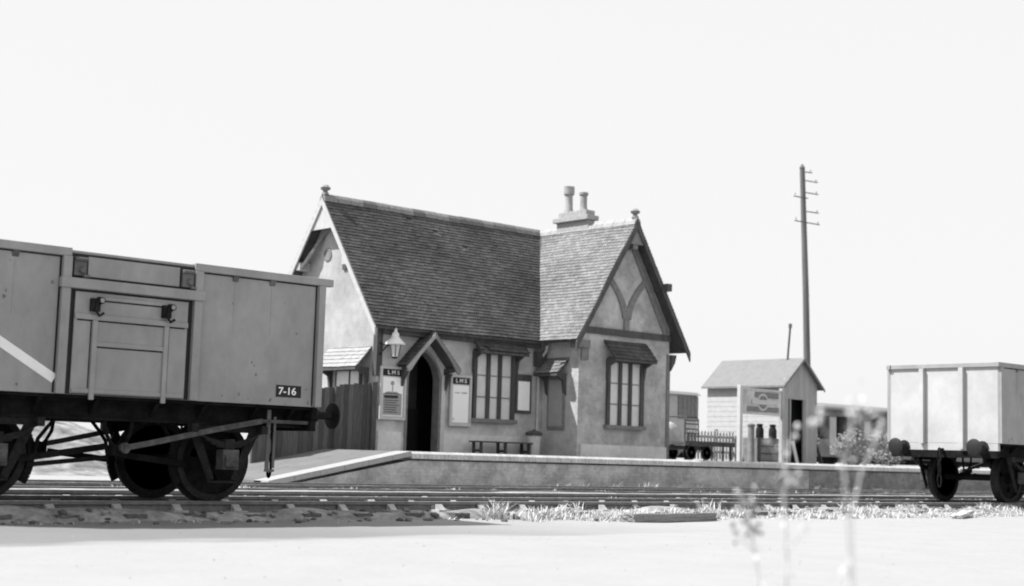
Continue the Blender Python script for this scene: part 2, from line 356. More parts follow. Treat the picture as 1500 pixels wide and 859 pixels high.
# ------------------------------------------------------------------ mineral wagons
def make_wagon(label, loc, mb, stripe=True, tare=True, mside=None, BL=.42):
    t = thing('mineral_wagon', label, 'railway wagon', loc, group='open mineral wagons on the siding')
    mside = mside or mb
    HL, HW, ZB, ZT = 2.515, 1.22, 1.136, 2.69
    bm = BM()
    box(bm, -HL, HL, -HW, -HW + .03, ZB, ZT - .05); obj('side_plate', bm, mside, t)
    bm = BM(); box(bm, -HL, HL, HW - .03, HW, ZB, ZT - .05); obj('side_plate', bm, mside, t)
    bm = BM()
    bm.free()
    for s in (-1, 1):
        bm = BM(); box(bm, min(s * HL, s * (HL - .03)), max(s * HL, s * (HL - .03)), -HW + .031, HW - .031, ZB, ZT - .05); obj('end_plate', bm, mb, t)
    bm = BM(); box(bm, -HL + .032, HL - .032, -HW + .032, HW - .032, ZB + .01, ZB + .06); obj('floor', bm, M['wagond'], t)
    # top rail
    bm = BM()
    for s in (-1, 1):
        y0, y1 = sorted((s * (HW + .035), s * (HW - .05)))
        box(bm, .74, HL + .12, y0, y1, ZT - .09, ZT); box(bm, -HL - .07, -.74, y0, y1, ZT - .09, ZT)
        box(bm, -.739, .739, y0 + (.03 if s < 0 else 0.002), y1 - (.0 if s < 0 else .03), ZT - .05, ZT - .018)
        x0, x1 = sorted((s * (HL + .045), s * (HL - .04))); box(bm, x0, x1, -HW + .052, HW - .052, ZT - .088, ZT - .002)
    obj('top_rail', bm, mside, t, bevel=.008)
    # stanchions
    for s in (-1, 1):
        for xc, wd in ((-HL + .045, .09), (-.79, .10), (.79, .10), (HL - .045, .09)):
            bm = BM(); y0, y1 = sorted((s * (HW + .001), s * (HW + .055))); box(bm, xc - wd / 2, xc + wd / 2, y0, y1, ZB, ZT - .092)
            obj('stanchion', bm, mside, t, bevel=.006)
    for s in (-1, 1):
        for yc in (-.44, .44):
            bm = BM(); x0, x1 = sorted((s * (HL + .001), s * (HL + .085))); box(bm, x0, x1, yc - .05, yc + .05, ZB - .12 + .1 * (yc > 0), ZT - .091)
            obj('end_stanchion', bm, mb, t, bevel=.006)
    # thin dark strips painting the shade under the rail and beside the posts
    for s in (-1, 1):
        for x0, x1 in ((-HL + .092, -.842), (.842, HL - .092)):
            bm = BM(); box(bm, x0, x1, *sorted((s * (HW + .0006), s * (HW + .004))), ZT - .108, ZT - .0925); obj('rail_shade_line', bm, M['iron'], t)
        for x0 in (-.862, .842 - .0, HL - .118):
            bm = BM(); box(bm, x0, x0 + .02, *sorted((s * (HW + .0007), s * (HW + .0035))), ZB + .01, ZT - .109); obj('post_shade_line', bm, M['iron'], t)
    # gussets under the top rail
    bm = BM()
    for s in (-1, 1):
        for xc in (-1.85, -1.35, 1.28, 1.78):
            prism(bm, [(xc - .035, s * (HW + .002), ZT - .094), (xc - .035, s * (HW + .035), ZT - .094), (xc - .035, s * (HW + .002), ZT - .16)], (.07, 0, 0))
    obj('gusset', bm, M['wagond'], t)
    for s in (-1, 1):
        for xc in (-1.85, -1.35, 1.28, 1.78): bm = BM(); box(bm, xc - .006, xc + .006, *sorted((s * (HW + .0005), s * (HW + .003))), ZT - .75, ZT - .161); obj('plate_seam', bm, mside, t)
    # side doors, flaps, hinges
    for s in (-1, 1):
        y = s * HW
        def by(a, b): return sorted((y + s * a, y + s * b))
        bm = BM(); a, b = by(.002, .075); box(bm, -.86, .86, a, b, 2.262, 2.372); obj('door_beam', bm, mside, t, bevel=.008)
        bm = BM(); a, b = by(.0012, .007); box(bm, -.738, .738, a, b, 2.374, 2.638); obj('flap_shade_plate', bm, M['black'], t)  # black plate paints the shade in the gap around the flap
        bm = BM(); a, b = by(.008, .026); box(bm, -.55, .55, a, b, 2.40, 2.615)
        fl = obj('top_flap', bm, mside, t, bevel=.004)
        for xc in (-.645, .645):
            bm = BM(); a, b = by(.001, .05)
            box(bm, xc - .07, xc + .07, a, a + .049, 2.40, 2.60); 
            cone(bm, (xc + .02, y + s * .05, 2.46), (xc + .02, y + s * .09, 2.46), .045, .03, 10)
            cone(bm, (xc - .07, y + s * .06, 2.575), (xc + .07, y + s * .06, 2.575), .022, .022, 8)
            box(bm, xc + .03, xc + .10, *by(.02, .07), 2.385, 2.415)
            obj('flap_hinge', bm, M['wagond'], fl, bevel=.004)
        # recess then door leaf
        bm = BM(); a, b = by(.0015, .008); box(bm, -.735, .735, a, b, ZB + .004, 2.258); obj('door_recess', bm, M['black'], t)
        bm = BM(); a, b = by(.009, .030); box(bm, -.675, .675, a, b, ZB + .012, 2.235)
        door = obj('side_door', bm, mside, t, bevel=.004)
        bm = BM(); a, b = by(.031, .052)
        box(bm, -.675, .675, a, b, 1.94, 2.00)
        a2, b2 = by(.0315, .046)
        box(bm, -.41, .385, a2, b2, 1.66, 1.71); box(bm, -.665, .665, a2, b2, ZB + .02, ZB + .065)
        box(bm, -.4, .4, a2, b2, 2.16, 2.20)
        obj('door_rib', bm, mside, door, bevel=.006)
        for x0, x1, z in ((-.405, .38, 1.645), (-.64, .64, 1.925), (-.38, .36, 2.145)):  # dark strips paint the shade line under each rib
            bm = BM(); box(bm, x0, x1, *by(.0303, .0325), z, z + .0145); obj('rib_shade_line', bm, M['iron'], door)
        for x0 in (-.487, .442):  # same painted shade beside the hinge straps
            bm = BM(); box(bm, x0, x0 + .012, *by(.0302, .0322), ZB + .07, 1.92); obj('strap_shade_line', bm, M['iron'], door)
        for xc in (-.44, .41):
            bm = BM(); a, b = by(.0305, .058); box(bm, xc - .028, xc + .028, a, b, ZB - .05, 1.938); obj('hinge_strap', bm, mside, door, bevel=.006)
            bm = BM()
            box(bm, xc - .07, xc + .03, *by(.03, .085), 2.03, 2.17); cone(bm, (xc + .03, y + s * .05, 2.15), (xc + .03, y + s * .125, 2.15), .045, .035, 12)
            tube(bm, [(xc - .01, y + s * .1, 2.14), (xc - .03, y + s * .1, 2.04), (xc + .02, y + s * .09, 1.985), (xc + .07, y + s * .09, 2.02)], .016, 6)
            obj('door_catch', bm, M['iron'], door)
            bm = BM(); cone(bm, (xc + .03, y + s * .1255, 2.15), (xc + .03, y + s * .129, 2.15), .026, .022, 12); obj('catch_pin', bm, mb, door)
    # underframe
    bm = BM()
    for s in (-1, 1):
        a, b = sorted((s * .92, s * .99)); box(bm, -HL + .08, HL - .08, a, a + .07, .88, 1.10)
        a, b = sorted((s * .99, s * 1.03)); box(bm, -HL + .08, HL - .08, a, b, 1.07, 1.10); box(bm, -HL + .08, HL - .08, a, b, .88, .905)
        for xc in (-2.2, -1.72, -.95, -.3, .42, 1.02, 1.70, 2.2):
            prism(bm, [(xc - .02, s * .99, 1.125), (xc - .02, s * 1.2, 1.125), (xc - .02, s * .99, .93)], (.04, 0, 0))
    box(bm, -HL + .08, HL - .08, -.3, .3, .90, 1.10); box(bm, -.06, .06, -.915, .915, .88, 1.10)
    box(bm, -HL + .05, HL - .05, -1.18, 1.18, 1.101, 1.134)
    obj('underframe', bm, M['under'], t)
    for s in (-1, 1):
        bm = BM(); a, b = sorted((s * (HL - .078), s * (HL + .0))); box(bm, a, b, -1.19, 1.19, .99, 1.13); obj('headstock', bm, M['under'] if s > 0 else mb, t, bevel=.005)
        bm = BM(); box(bm, a, b, -1.17, 1.17, .85, .988); obj('headstock', bm, M['under'], t)
        for yy in (-.87, .87):
            bm = BM(); lathe(bm, (s * HL, yy, 1.05), [(.13, 0.001), (.13, .02), (.095, .03), (.08, .2), (.085, .20), (.05, .201), (.045, BL)], 18, (s, 0, 0))
            bf = smooth_ang(obj('buffer', bm, M['iron'], t))
            bm = BM(); lathe(bm, (s * HL, yy, 1.05), [(.05, BL + .001), (.11, BL + .01), (.162, BL + .02), (.166, BL + .032), (.13, BL + .048), (.02, BL + .055)], 24, (s, 0, 0)); smooth_ang(obj('buffer_head', bm, M['black'], bf))
        bm = BM(); bar(bm, (s * HL, 0, 1.0), (s * (HL + .14), 0, 1.0), .05, .06)
        hook = obj('draw_hook', bm, M['iron'], t)
        for k in range(3):
            bm = BM(); zc = .90 - k * .25; pts = []
            for a in range(17):
                th = 2 * PI * a / 16; u_, v_ = .04 * math.cos(th), .13 * math.sin(th)
                pts.append((s * (HL + .12) + (u_ if k % 2 else 0), (0 if k % 2 else u_), zc + v_))
            tube(bm, pts, .018, 6); obj('coupling_link', bm, M['under'], hook)
    # wheels
    for xc in (-1.372, 1.372):
        for s in (-1, 1):
            yc = s * .745
            bm = BM(); lathe(bm, (xc, yc - s * .1, .476), [(.40, .0), (.505, .0), (.505, .028), (.478, .045), (.474, .135), (.40, .135), (.40, .0)], 40, (0, s, 0))
            bm.faces.ensure_lookup_table()
            wh = BM(); yy = yc - s * .05
            N = 48
            def ring(ra, rb, flt):
                for i in range(N):
                    if not flt(i): continue
                    a0, a1 = 2 * PI * i / N, 2 * PI * (i + 1) / N
                    prism(wh, [(xc + ra * math.cos(a0), yy, .476 + ra * math.sin(a0)), (xc + rb * math.cos(a0), yy, .476 + rb * math.sin(a0)), (xc + rb * math.cos(a1), yy, .476 + rb * math.sin(a1)), (xc + ra * math.cos(a1), yy, .476 + ra * math.sin(a1))], (0, s * .03, 0))
            ring(.0, .17, lambda i: True); ring(.17, .28, lambda i: ((i + (28 if s < 0 else 4)) % 16) not in (0, 1, 2)); ring(.28, .402, lambda i: True)
            cone(wh, (xc, yy - .02, .476), (xc, yy + s * .12, .476), .12, .09, 16)
            W = obj('wheel', wh, M['under'], t)
            smooth_ang(obj('tyre', bm, M['iron'], W))
        bm = BM(); cone(bm, (xc, -1.05, .476), (xc, 1.05, .476), .06, .06, 14); obj('axle', bm, M['under'], t)
        for s in (-1, 1):
            y = s * .985
            bm = BM()
            for k in (-1, 1):
                prism(bm, [(xc + k * .50, y, .885), (xc + k * .36, y, .885), (xc + k * .11, y, .26), (xc + k * .19, y, .24)], (0, s * .018, 0))
            box(bm, xc - .19, xc + .19, *sorted((y, y + s * .02)), .215, .24)
            box(bm, xc - .42, xc + .42, *sorted((y, y + s * .017)), .80, .884)
            g_ = obj('axle_guard', bm, M['iron'], t)
            bm = BM(); y0, y1 = sorted((y + s * .02, y + s * .19)); box(bm, xc - .105, xc + .105, y0, y1, .37, .60)
            box(bm, xc - .085, xc + .085, *sorted((y + s * .19, y + s * .215)), .40, .54)
            obj('axle_box', bm, M['axlebox'], g_, bevel=.012)
            bm = BM()
            for L_ in range(5):
                h = .46 - L_ * .075; z0 = .615 + L_ * .014 * 0
                pts = [(xc + h * u_, y + s * .10, .625 - .015 * L_ + .055 + .13 * (h * u_ / .46) ** 2) for u_ in (-1, -.6, -.2, .2, .6, 1)]
                for a, b in zip(pts, pts[1:]): bar(bm, a, b, .075, .013)
            box(bm, xc - .06, xc + .06, *sorted((y + s * .055, y + s * .15)), .60, .72)
            for k in (-1, 1): box(bm, xc + k * .46 - .04, xc + k * .46 + .04, *sorted((y + s * .05, y + s * .15)), .79, .885)
            obj('leaf_spring', bm, M['iron'], g_)
    # brake gear on the near side
    for s in (-1, 1):
        y = s * 1.12
        bm = BM(); pts = [(.05, y, .585), (.4, y, .655), (1.2, y, .83), (1.80, y, .945), (2.45, y, .945)]
        for a, b in zip(pts, pts[1:]): bar(bm, a, b, .018, .062 if a[0] < 1.7 else .04)
        cone(bm, (.06, y - .03, .585), (.06, y + .03, .585), .06, .06, 12)
        obj('brake_lever', bm, M['axlebox'], t)
        bm = BM(); box(bm, 1.875, 1.925, *sorted((y - s * .03, y - s * .015)), .36, 1.08); box(bm, 1.97, 2.0, *sorted((y - s * .03, y - s * .015)), .40, 1.0)
        box(bm, 1.87, 2.0, *sorted((y - s * .031, y - s * .014)), .355, .385)
        obj('lever_guard', bm, M['wagond'], t)
        bm = BM()
        for k in (-1, 1): tube(bm, [(.03 + k * .17, s * 1.0, .90), (.03 + k * .15, s * 1.0, .76), (.03 + k * .09, s * 1.02, .64), (.03, s * 1.03, .56)], .022, 8)
        box(bm, -.05, .11, *sorted((s * .95, s * 1.07)), .50, .62)
        obj('brake_hanger', bm, M['under'], t)
        bm = BM()
        bar(bm, (-1.0, s * .80, .44), (-.02, s * .86, .60), .03, .07); bar(bm, (.08, s * .86, .52), (1.0, s * .80, .42), .03, .07); bar(bm, (-.9, s * .8, .38), (.0, s * .86, .48), .02, .05)
        for k in (-1, 1):
            pts = []
            for a in range(7):
                th = math.radians(-32 + a * 10.5); rr = .53; pts.append((k * (1.372 - rr * math.cos(th)), s * .76, .476 + rr * math.sin(th)))
            for a, b in zip(pts, pts[1:]): bar(bm, a, b, .08, .05, up=(0, 1, 0))
            tube(bm, [(k * .83, s * .80, .44), (k * .80, s * .82, .66), (k * .70, s * .84, .80), (k * .62, s * .86, .90)], .022, 8)
        obj('brake_rigging', bm, M['under'], t)
    rw = random.Random(int(loc[0] * 10))
    bm = BM()
    for i in range(46):
        xc = rw.uniform(-2.4, 2.4); zc = rw.choice((rw.uniform(1.15, 1.30), rw.uniform(1.2, 2.55)))
        if abs(xc) < .9: continue
        n = 7; rr = rw.uniform(.006, .022); a0 = rw.random() * 6
        prism(bm, [(xc + rr * rw.uniform(.5, 1.3) * math.cos(a0 + 2 * PI * k / n), -HW - .0016, zc + 1.3 * rr * rw.uniform(.5, 1.3) * math.sin(a0 + 2 * PI * k / n)) for k in range(n)], (0, .001, 0))
    tag(obj('rust_spots', bm, M['rust'], t), None, None, kind='stuff')
    if stripe:
        bm = BM(); y = -HW - .004
        ang = math.atan2(-.345, .60)
        a = Vector((-2.25, 0, 2.10)); b_ = Vector((-.845, 0, 1.29)); d = (b_ - a).normalized(); n = Vector((-d.z, 0, d.x)) * .05
        prism(bm, [(p.x, y, p.z) for p in (a - n, b_ - n, b_ + n, a + n)], (0, .003, 0)); obj('white_stripe', bm, M['white'], t)
    if tare:
        bm = BM(); box(bm, 1.90, 2.25, -HW - .004, -HW - .001, 1.235, 1.375); pn = obj('tare_panel', bm, M['black'], t)
        text('tare_lettering', '7-16', .12, (2.055, -HW - .006, 1.303), M['white'], pn, sx=1.15)
    return t
make_wagon('grey steel open mineral wagon at the left, with white diagonal stripe and 7-16 lettering', (7.565, 15.95, 0), M['wagon'])
make_wagon('grey open mineral wagon cut by the right edge, its bright end facing the station', (28.205, 15.95, 0), M['wagonb'], False, False, M['wagon'], .29)

# ------------------------------------------------------------------ platform
PT = .66
plat = thing('platform', 'low station platform with pale coping and a ramp at its left end', 'platform', (0, 0, 0))
RX0, RX1, PX1 = 15.75, 19.25, 60.0
def ph(x): return PT if x > RX1 else max(.0, PT * (x - RX0) / (RX1 - RX0)) + .0
bm = BM(); prism(bm, [(RX1, 24.9, PT), (PX1, 24.9, PT), (PX1, 34, PT), (RX1, 34, PT)], (0, 0, -.6)); obj('surface', bm, M['platf'], plat)
bm = BM(); prism(bm, [(RX0, 24.9, 0), (RX1 - .001, 24.9, PT), (RX1 - .001, 24.9, -.2), (RX0, 24.9, -.2)], (0, 4.5, 0)); obj('ramp', bm, M['platf'], plat)
bm = BM(); prism(bm, [(RX0, 24.66, -.2), (RX1, 24.66, -.2), (33.05, 24.66, -.2), (33.05, 24.66, PT - .19), (RX1, 24.66, PT - .19), (RX0 + .3, 24.66, -.10)], (0, .23, 0)); obj('retaining_wall', bm, M['pwall'], plat)
bm = BM(); box(bm, RX1 - .3, PX1, 24.76, 24.888, PT - .189, PT - .151); prism(bm, [(RX0 + .4, 24.76, -.09), (RX1 - .3, 24.76, PT - .174), (RX1 - .3, 24.76, PT - .14), (RX0 + .4, 24.76, -.03)], (0, .12, 0)); obj('recessed_course', bm, M['pwalld'], plat)  # darker set-back course added to draw the shadow line under the coping
bm = BM(); box(bm, 33.052, PX1, 24.662, 24.89, -.2, PT - .19); o = obj('retaining_wall', bm, M['pwalld'], plat); o['label'] = 'darker stretch of platform wall'
bm = BM(); x = RX1
while x < PX1:
    wdt = .112; j = random.uniform(-.004, .004)
    prism(bm, [(x, 24.60 + j, PT - .15), (x, 24.895, PT - .15), (x, 24.895, PT + .003), (x, 24.67 + j, PT + .003), (x, 24.605 + j, PT - .045)], (wdt - .008, 0, 0)); x += wdt
obj('coping', bm, M['coping'], plat)
bm = BM(); x = RX0
while x < RX1 - .02:
    x2 = min(x + .60, RX1)
    z0, z1 = ph(x), ph(x2)
    prism(bm, [(x, 24.60, z0 - .10), (x, 25.15, z0 - .10), (x, 25.15, z0 + .006), (x, 24.62, z0 + .006)], (x2 - x - .008, 0, 0))
    for v in bm.verts[-4:] if False else list(bm.verts)[-4:]: v.co.z += z1 - z0
    x = x2
obj('ramp_coping', bm, M['copingw'], plat)

# ------------------------------------------------------------------ tiled slopes
def tiles(bm, origin, along, upv, L, H, gauge=.103, wd=.165, th=.014, clip=None, sag=0):
    along = Vector(along).normalized(); upv = Vector(upv).normalized(); nrm = along.cross(upv).normalized()
    if nrm.z < 0: nrm = -nrm
    rows = int(H / gauge); origin = Vector(origin)
    for r in range(rows + 1):
        v = r * gauge; u = -(wd / 2) * (r % 2)
        while u < L:
            u0, u1 = max(u, 0), min(u + wd - .005, L)
            u += wd
            if u1 - u0 < .02: continue
            p = origin + along * (u0 + u1) / 2 + upv * v
            if clip and not clip(p): continue
            if random.random() < .003: continue
            lift = random.uniform(0, .006); dz = sag * (noise.noise(Vector((p.x * .6, p.y * .6, p.z * .6))) * .04)
            v1 = min(v + gauge * 1.35, H + .02); dv = random.uniform(-.006, .006)
            q = []
            for (a, b, c) in ((u0, v + dv, .024 + lift), (u1, v + dv, .024 + random.uniform(0, .004) + lift), (u1, v1, .006), (u0, v1, .006)):
                q.append(origin + along * a + upv * b + nrm * (c + dz))
            prism(bm, q, -nrm * th)
def slope_board(bm, pts, nrm_th):
    prism(bm, pts, nrm_th)

# ------------------------------------------------------------------ station building
st = thing('station_building', 'small rendered station building with steep tiled roofs and half-timbered cross gable', 'building', (0, 0, 0))
EZ, RZ = 3.58, 6.90
WY, RY, BY = 28.0, 30.05, 32.1           # main front wall, ridge, back wall
EY0, EY1 = 27.65, 32.45
LX, VX = 20.75, 20.40                    # left gable wall, left verge
CX0, CX1, CXR = 26.1, 29.5, 27.8         # cross wing walls, ridge
CE0, CE1 = 25.68, 29.92
FY, VY = 26.64, 26.29                    # bay front wall, its verge
WT = EZ + (WY - EY0) * (RZ - EZ) / (RY - EY0) - .06      # wall top below the roof slope
CT = EZ + (CX0 - CE0) * (RZ - EZ) / (CXR - CE0) - .06
def arch(xc, hw, z0, zs, za, n=8):       # pointed arch outline, right foot to left foot
    half = [(hw * (2 * math.cos(PI / 3 * i / n) - 1), zs + (za - zs) * math.sin(PI / 3 * i / n) / math.sin(PI / 3)) for i in range(n + 1)]
    return [(xc + hw, z0)] + [(xc + x, z) for x, z in half] + [(xc - x, z) for x, z in half[-2::-1]] + [(xc - hw, z0)]
DX, DH = 22.18, .54
bm = BM()
outl = [(CX0 + .001, PT), (CX0 + .001, WT), (LX, WT), (LX, PT)] + [(a, b) for a, b in arch(DX, DH, PT, 2.35, 3.16)[::-1]]
prism(bm, [(a, WY, b) for a, b in outl], (0, .3, 0)); obj('front_wall', bm, M['plaster'], st)
bm = BM()
g_ = [(LX, WY + .301, PT), (LX, BY, PT), (LX, BY, WT), (LX, RY, RZ - .1), (LX, WY + .301, WT + .3)]
g_ = [(LX + .002, WY + .003, PT), (LX + .002, BY, PT), (LX + .002, BY, WT), (LX + .002, RY, RZ - .1), (LX + .002, WY + .003, WT)]
prism(bm, [(p[0] - .004, p[1], p[2]) for p in g_], (.25, 0, 0)); obj('left_gable_wall', bm, M['plasterw'], st)
bm = BM(); box(bm, LX + .26, CX0, BY - .3, BY - .001, PT, WT); obj('back_wall', bm, M['plaster'], st)
bm = BM(); prism(bm, [(CX0, FY, PT), (CX1, FY, PT), (CX1, FY, CT), (CXR, FY, RZ - .1), (CX0, FY, CT)], (0, .28, 0)); obj('bay_wall', bm, M['plasterb'], st)
bm = BM(); box(bm, CX0 + .002, CX0 + .28, FY + .281, WY - .001, PT, CT); obj('bay_side_wall', bm, M['plaster'], st)
bm = BM(); box(bm, CX1 - .28, CX1 - .002, FY + .281, 33.2, PT, CT); obj('right_wall', bm, M['plaster'], st)
bm = BM(); prism(bm, [(CX0 + .3, 33.2, PT), (CX1, 33.2, PT), (CX1, 33.2, CT), (CXR, 33.2, RZ - .1), (CX0 + .3, 33.2, CT)], (0, .28, 0)); obj('rear_gable_wall', bm, M['plaster'], st)
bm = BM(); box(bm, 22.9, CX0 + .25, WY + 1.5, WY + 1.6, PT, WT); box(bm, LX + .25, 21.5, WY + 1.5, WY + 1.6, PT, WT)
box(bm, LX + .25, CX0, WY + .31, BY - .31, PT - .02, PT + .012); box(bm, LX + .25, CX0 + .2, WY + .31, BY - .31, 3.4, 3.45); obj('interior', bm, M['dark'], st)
# plinths (slightly proud)
bm = BM(); box(bm, DX + DH + .13, CX0 - .03, WY - .03, WY - .001, PT, 1.12); box(bm, LX + .10, DX - DH - .10, WY - .03, WY - .001, PT, 1.12); box(bm, CX0 + .12, CX1 - .08, FY - .03, FY - .001, PT, .98); obj('plinth', bm, M['plinth'], st)
# main roof
bm = BM()
Hs = math.hypot(RY - EY0, RZ - EZ)
def clip_main(p): return p.x < CE0 + (p.z - EZ) * (CXR - CE0) / (RZ - EZ) + .35
tiles(bm, (VX, EY0, EZ), (1, 0, 0), (0, RY - EY0, RZ - EZ), CXR - VX + .2, Hs, clip=clip_main, sag=.5)
tiles(bm, (VX, EY1, EZ), (1, 0, 0), (0, RY - EY1, RZ - EZ), CXR - VX, Hs, gauge=.2, wd=.33)
roof = obj('main_roof', bm, M['tile'], st)
bm = BM()
prism(bm, [(VX + .02, EY0 + .02, EZ - .01), (CE0 + .3, EY0 + .02, EZ - .01), (CXR + .1, RY, RZ - .012), (VX + .02, RY, RZ - .012)], (0, .02, -.05))
prism(bm, [(VX + .02, EY1 - .02, EZ - .01), (CXR, EY1 - .02, EZ - .01), (CXR, RY + .03, RZ - .012), (VX + .02, RY + .03, RZ - .012)], (0, -.02, -.05))
obj('soffit', bm, M['timber'], roof)
bm = BM(); x = VX
while x < CXR - .1:
    x2 = min(x + .40, CXR)
    z = RZ + .0 + random.uniform(-.006, .008)
    prism(bm, [(x, RY - .13, z - .13), (x, RY - .10, z - .02), (x, RY - .03, z + .065), (x, RY + .03, z + .065), (x, RY + .10, z - .02), (x, RY + .13, z - .13)], (x2 - x - .012, 0, 0)); x = x2
obj('ridge_tiles', bm, M['ridge'], roof)
def finial(x, y, par):
    bm = BM(); lathe(bm, (x, y, RZ + .04), [(.10, 0), (.09, .05), (.06, .08), (.06, .11), (.12, .14), (.13, .19), (.09, .22), (.07, .25), (.02, .26)], 9); smooth_ang(obj('finial', bm, M['ridge'], par), 60)
finial(VX + .08, RY, roof)
# cross roof
bm = BM(); Hc = math.hypot(CXR - CE0, RZ - EZ)
tiles(bm, (CE0, VY, EZ), (0, 1, 0), (CXR - CE0, 0, RZ - EZ), 33.6 - VY, Hc, clip=lambda p: p.y > 0 and (p.y < EY0 + (p.z - EZ) * (RY - EY0) / (RZ - EZ) + .12 or p.y > RY + .2), sag=1.2)
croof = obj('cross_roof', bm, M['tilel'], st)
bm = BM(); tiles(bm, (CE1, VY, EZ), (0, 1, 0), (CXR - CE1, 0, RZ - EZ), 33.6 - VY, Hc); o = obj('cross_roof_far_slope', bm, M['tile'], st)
bm = BM()
prism(bm, [(CE0 + .02, VY + .02, EZ - .01), (CE0 + .02, 33.5, EZ - .01), (CXR, 33.5, RZ - .012), (CXR, VY + .02, RZ - .012)], (.02, 0, -.045))
prism(bm, [(CE1 - .02, VY + .02, EZ - .01), (CE1 - .02, 33.5, EZ - .01), (CXR, 33.5, RZ - .012), (CXR, VY + .02, RZ - .012)], (-.02, 0, -.045))
obj('soffit', bm, M['timber'], croof)
bm = BM(); y = VY
while y < 33.5:
    z = RZ + random.uniform(-.006, .010)
    prism(bm, [(CXR - .13, y, z - .13), (CXR - .10, y, z - .02), (CXR - .03, y, z + .065), (CXR + .03, y, z + .065), (CXR + .10, y, z - .02), (CXR + .13, y, z - .13)], (0, .39, 0)); y += .40
obj('ridge_tiles', bm, M['potl'], croof)
finial(CXR, VY + .10, croof)
# lead flashing strip in the valley
bm = BM(); bar(bm, (CE0 + .04, EY0 + .04, EZ + .055), (CXR, RY, RZ + .055), .10, .012, up=(-.5, -.5, .7)); obj('valley_flashing', bm, M['tile'], st)
# barge boards
def barge(pa, pb, depth, thick, mat, name='barge_board'):
    pa, pb = Vector(pa), Vector(pb); bm = BM(); dn = Vector((0, 0, -depth))
    prism(bm, [pa, pb, pb + dn, pa + dn], thick); obj(name, bm, mat, st)
s_ = (RZ - EZ) / (RY - EY0)
barge((VX - .02, EY0 - .02, EZ - .04), (VX - .02, RY, RZ - .02), .20, (.04, 0, 0), M['timberl'])
barge((VX - .02, EY1 + .02, EZ - .04), (VX - .02, RY, RZ - .02), .20, (.04, 0, 0), M['timberl'])
bm = BM(); zt = 6.08; hy = (RZ - .25 - zt) / s_
prism(bm, [(VX + .025, RY - hy - .06, zt), (VX + .025, RY + hy + .06, zt), (VX + .025, RY, RZ - .12)], (.03, 0, 0)); obj('gable_infill', bm, M['timberl'], st)
cs = (RZ - EZ) / (CXR - CE0)
barge((CE0 - .03, VY - .02, EZ - .05), (CXR, VY - .02, RZ - .02), .24, (0, .04, 0), M['timber'])
barge((CE1 + .03, VY - .02, EZ - .05), (CXR, VY - .02, RZ - .02), .24, (0, .04, 0), M['timber'])
bm = BM(); zt = 6.24; hx = (RZ - .25 - zt) / cs
prism(bm, [(CXR - hx - .06, VY + .025, zt), (CXR + hx + .06, VY + .025, zt), (CXR, VY + .025, RZ - .12)], (0, .03, 0)); obj('gable_infill', bm, M['timberm'], st)
# purlin ends
for (x, z, e) in ((CXR + 1.12, 5.20, .30),):
    bm = BM(); box(bm, x - .09, x + .09, VY - .0 - (.16 if e else -.02), FY - .001, z - .1, z + .1); obj('purlin_end', bm, M['timber'], st, bevel=.01)
for y in (RY + 1.0, RY - .98):
    bm = BM(); box(bm, VX + .03, LX - .003, y - .09, y + .09, 5.12, 5.32); obj('purlin_end', bm, M['timberl'], st, bevel=.01)
bm = BM(); box(bm, CXR - .09, CXR + .09, VY + .06, FY - .002, 6.12, 6.32); obj('purlin_end', bm, M['timberm'], st)
bm = BM()
# arched braces under the left verge and dark soffit timbers
tube(bm, [(VX + .1, RY + .9, 5.2), (VX + .15, RY + .55, 5.55), (LX - .05, RY + .3, 6.0), (LX - .05, RY, 6.2)], .06, 6)
obj('brace', bm, M['timberm'], st)
# half timbering of the bay gable
def tim(a, b, w_=.17, mat='timberm', name='timber_frame', th=.035):
    bm = BM(); bar(bm, (a[0], FY - th / 2 - .001, a[1]), (b[0], FY - th / 2 - .001, b[1]), th, w_, up=(0, 0, 1)) if abs(b[0] - a[0]) > abs(b[1] - a[1]) * .02 else box(bm, a[0] - w_ / 2, a[0] + w_ / 2, FY - th, FY - .001, min(a[1], b[1]), max(a[1], b[1]))
    return bm
def tb(a, b, wd=.15, th=.035):
    a, b = Vector((a[0], 0, a[1])), Vector((b[0], 0, b[1])); d = (b - a).normalized(); n = Vector((-d.z, 0, d.x)) * wd / 2
    bm = BM(); prism(bm, [(p.x, FY - th, p.z) for p in (a - n, b - n, b + n, a + n)], (0, th - .001, 0)); return bm
obj('tie_beam', tb((CX0 - .02, 3.90), (CX1 + .02, 3.90), .17, .05), M['timber'], st)
obj('gable_post', tb((CXR, 3.985), (CXR, 4.50), .19, .037), M['timberm'], st)
def curved(pts, wd, th):
    P = [Vector((x, 0, z)) for x, z in pts]; L_, R_ = [], []
    for i, p in enumerate(P):
        d = (P[min(i + 1, len(P) - 1)] - P[max(i - 1, 0)]).normalized(); n = Vector((-d.z, 0, d.x)) * wd / 2 * (1.25 - .35 * i / (len(P) - 1)); L_.append(p + n); R_.append(p - n)
    bm = BM()
    for i in range(len(P) - 1): prism(bm, [(q.x, FY - th, q.z) for q in (L_[i], L_[i + 1], R_[i + 1], R_[i])], (0, th - .001, 0))
    return bm
for s in (-1, 1):
    pts = [(CXR + s * (.05 + .62 * k ** 1.7), 4.30 + 1.02 * k) for k in (0, .2, .4, .6, .8, 1)]
    obj('gable_brace', curved(pts, .17, .041 + .002 * s), M['timberm'], st)
for a, b, th in (((CX0 + .16, 4.0), (CXR - .04, RZ - .42), .046), ((CX1 - .16, 4.0), (CXR + .04, RZ - .42), .049)):
    obj('gable_rafter', tb(a, b, .19, th), M['timberm'], st)
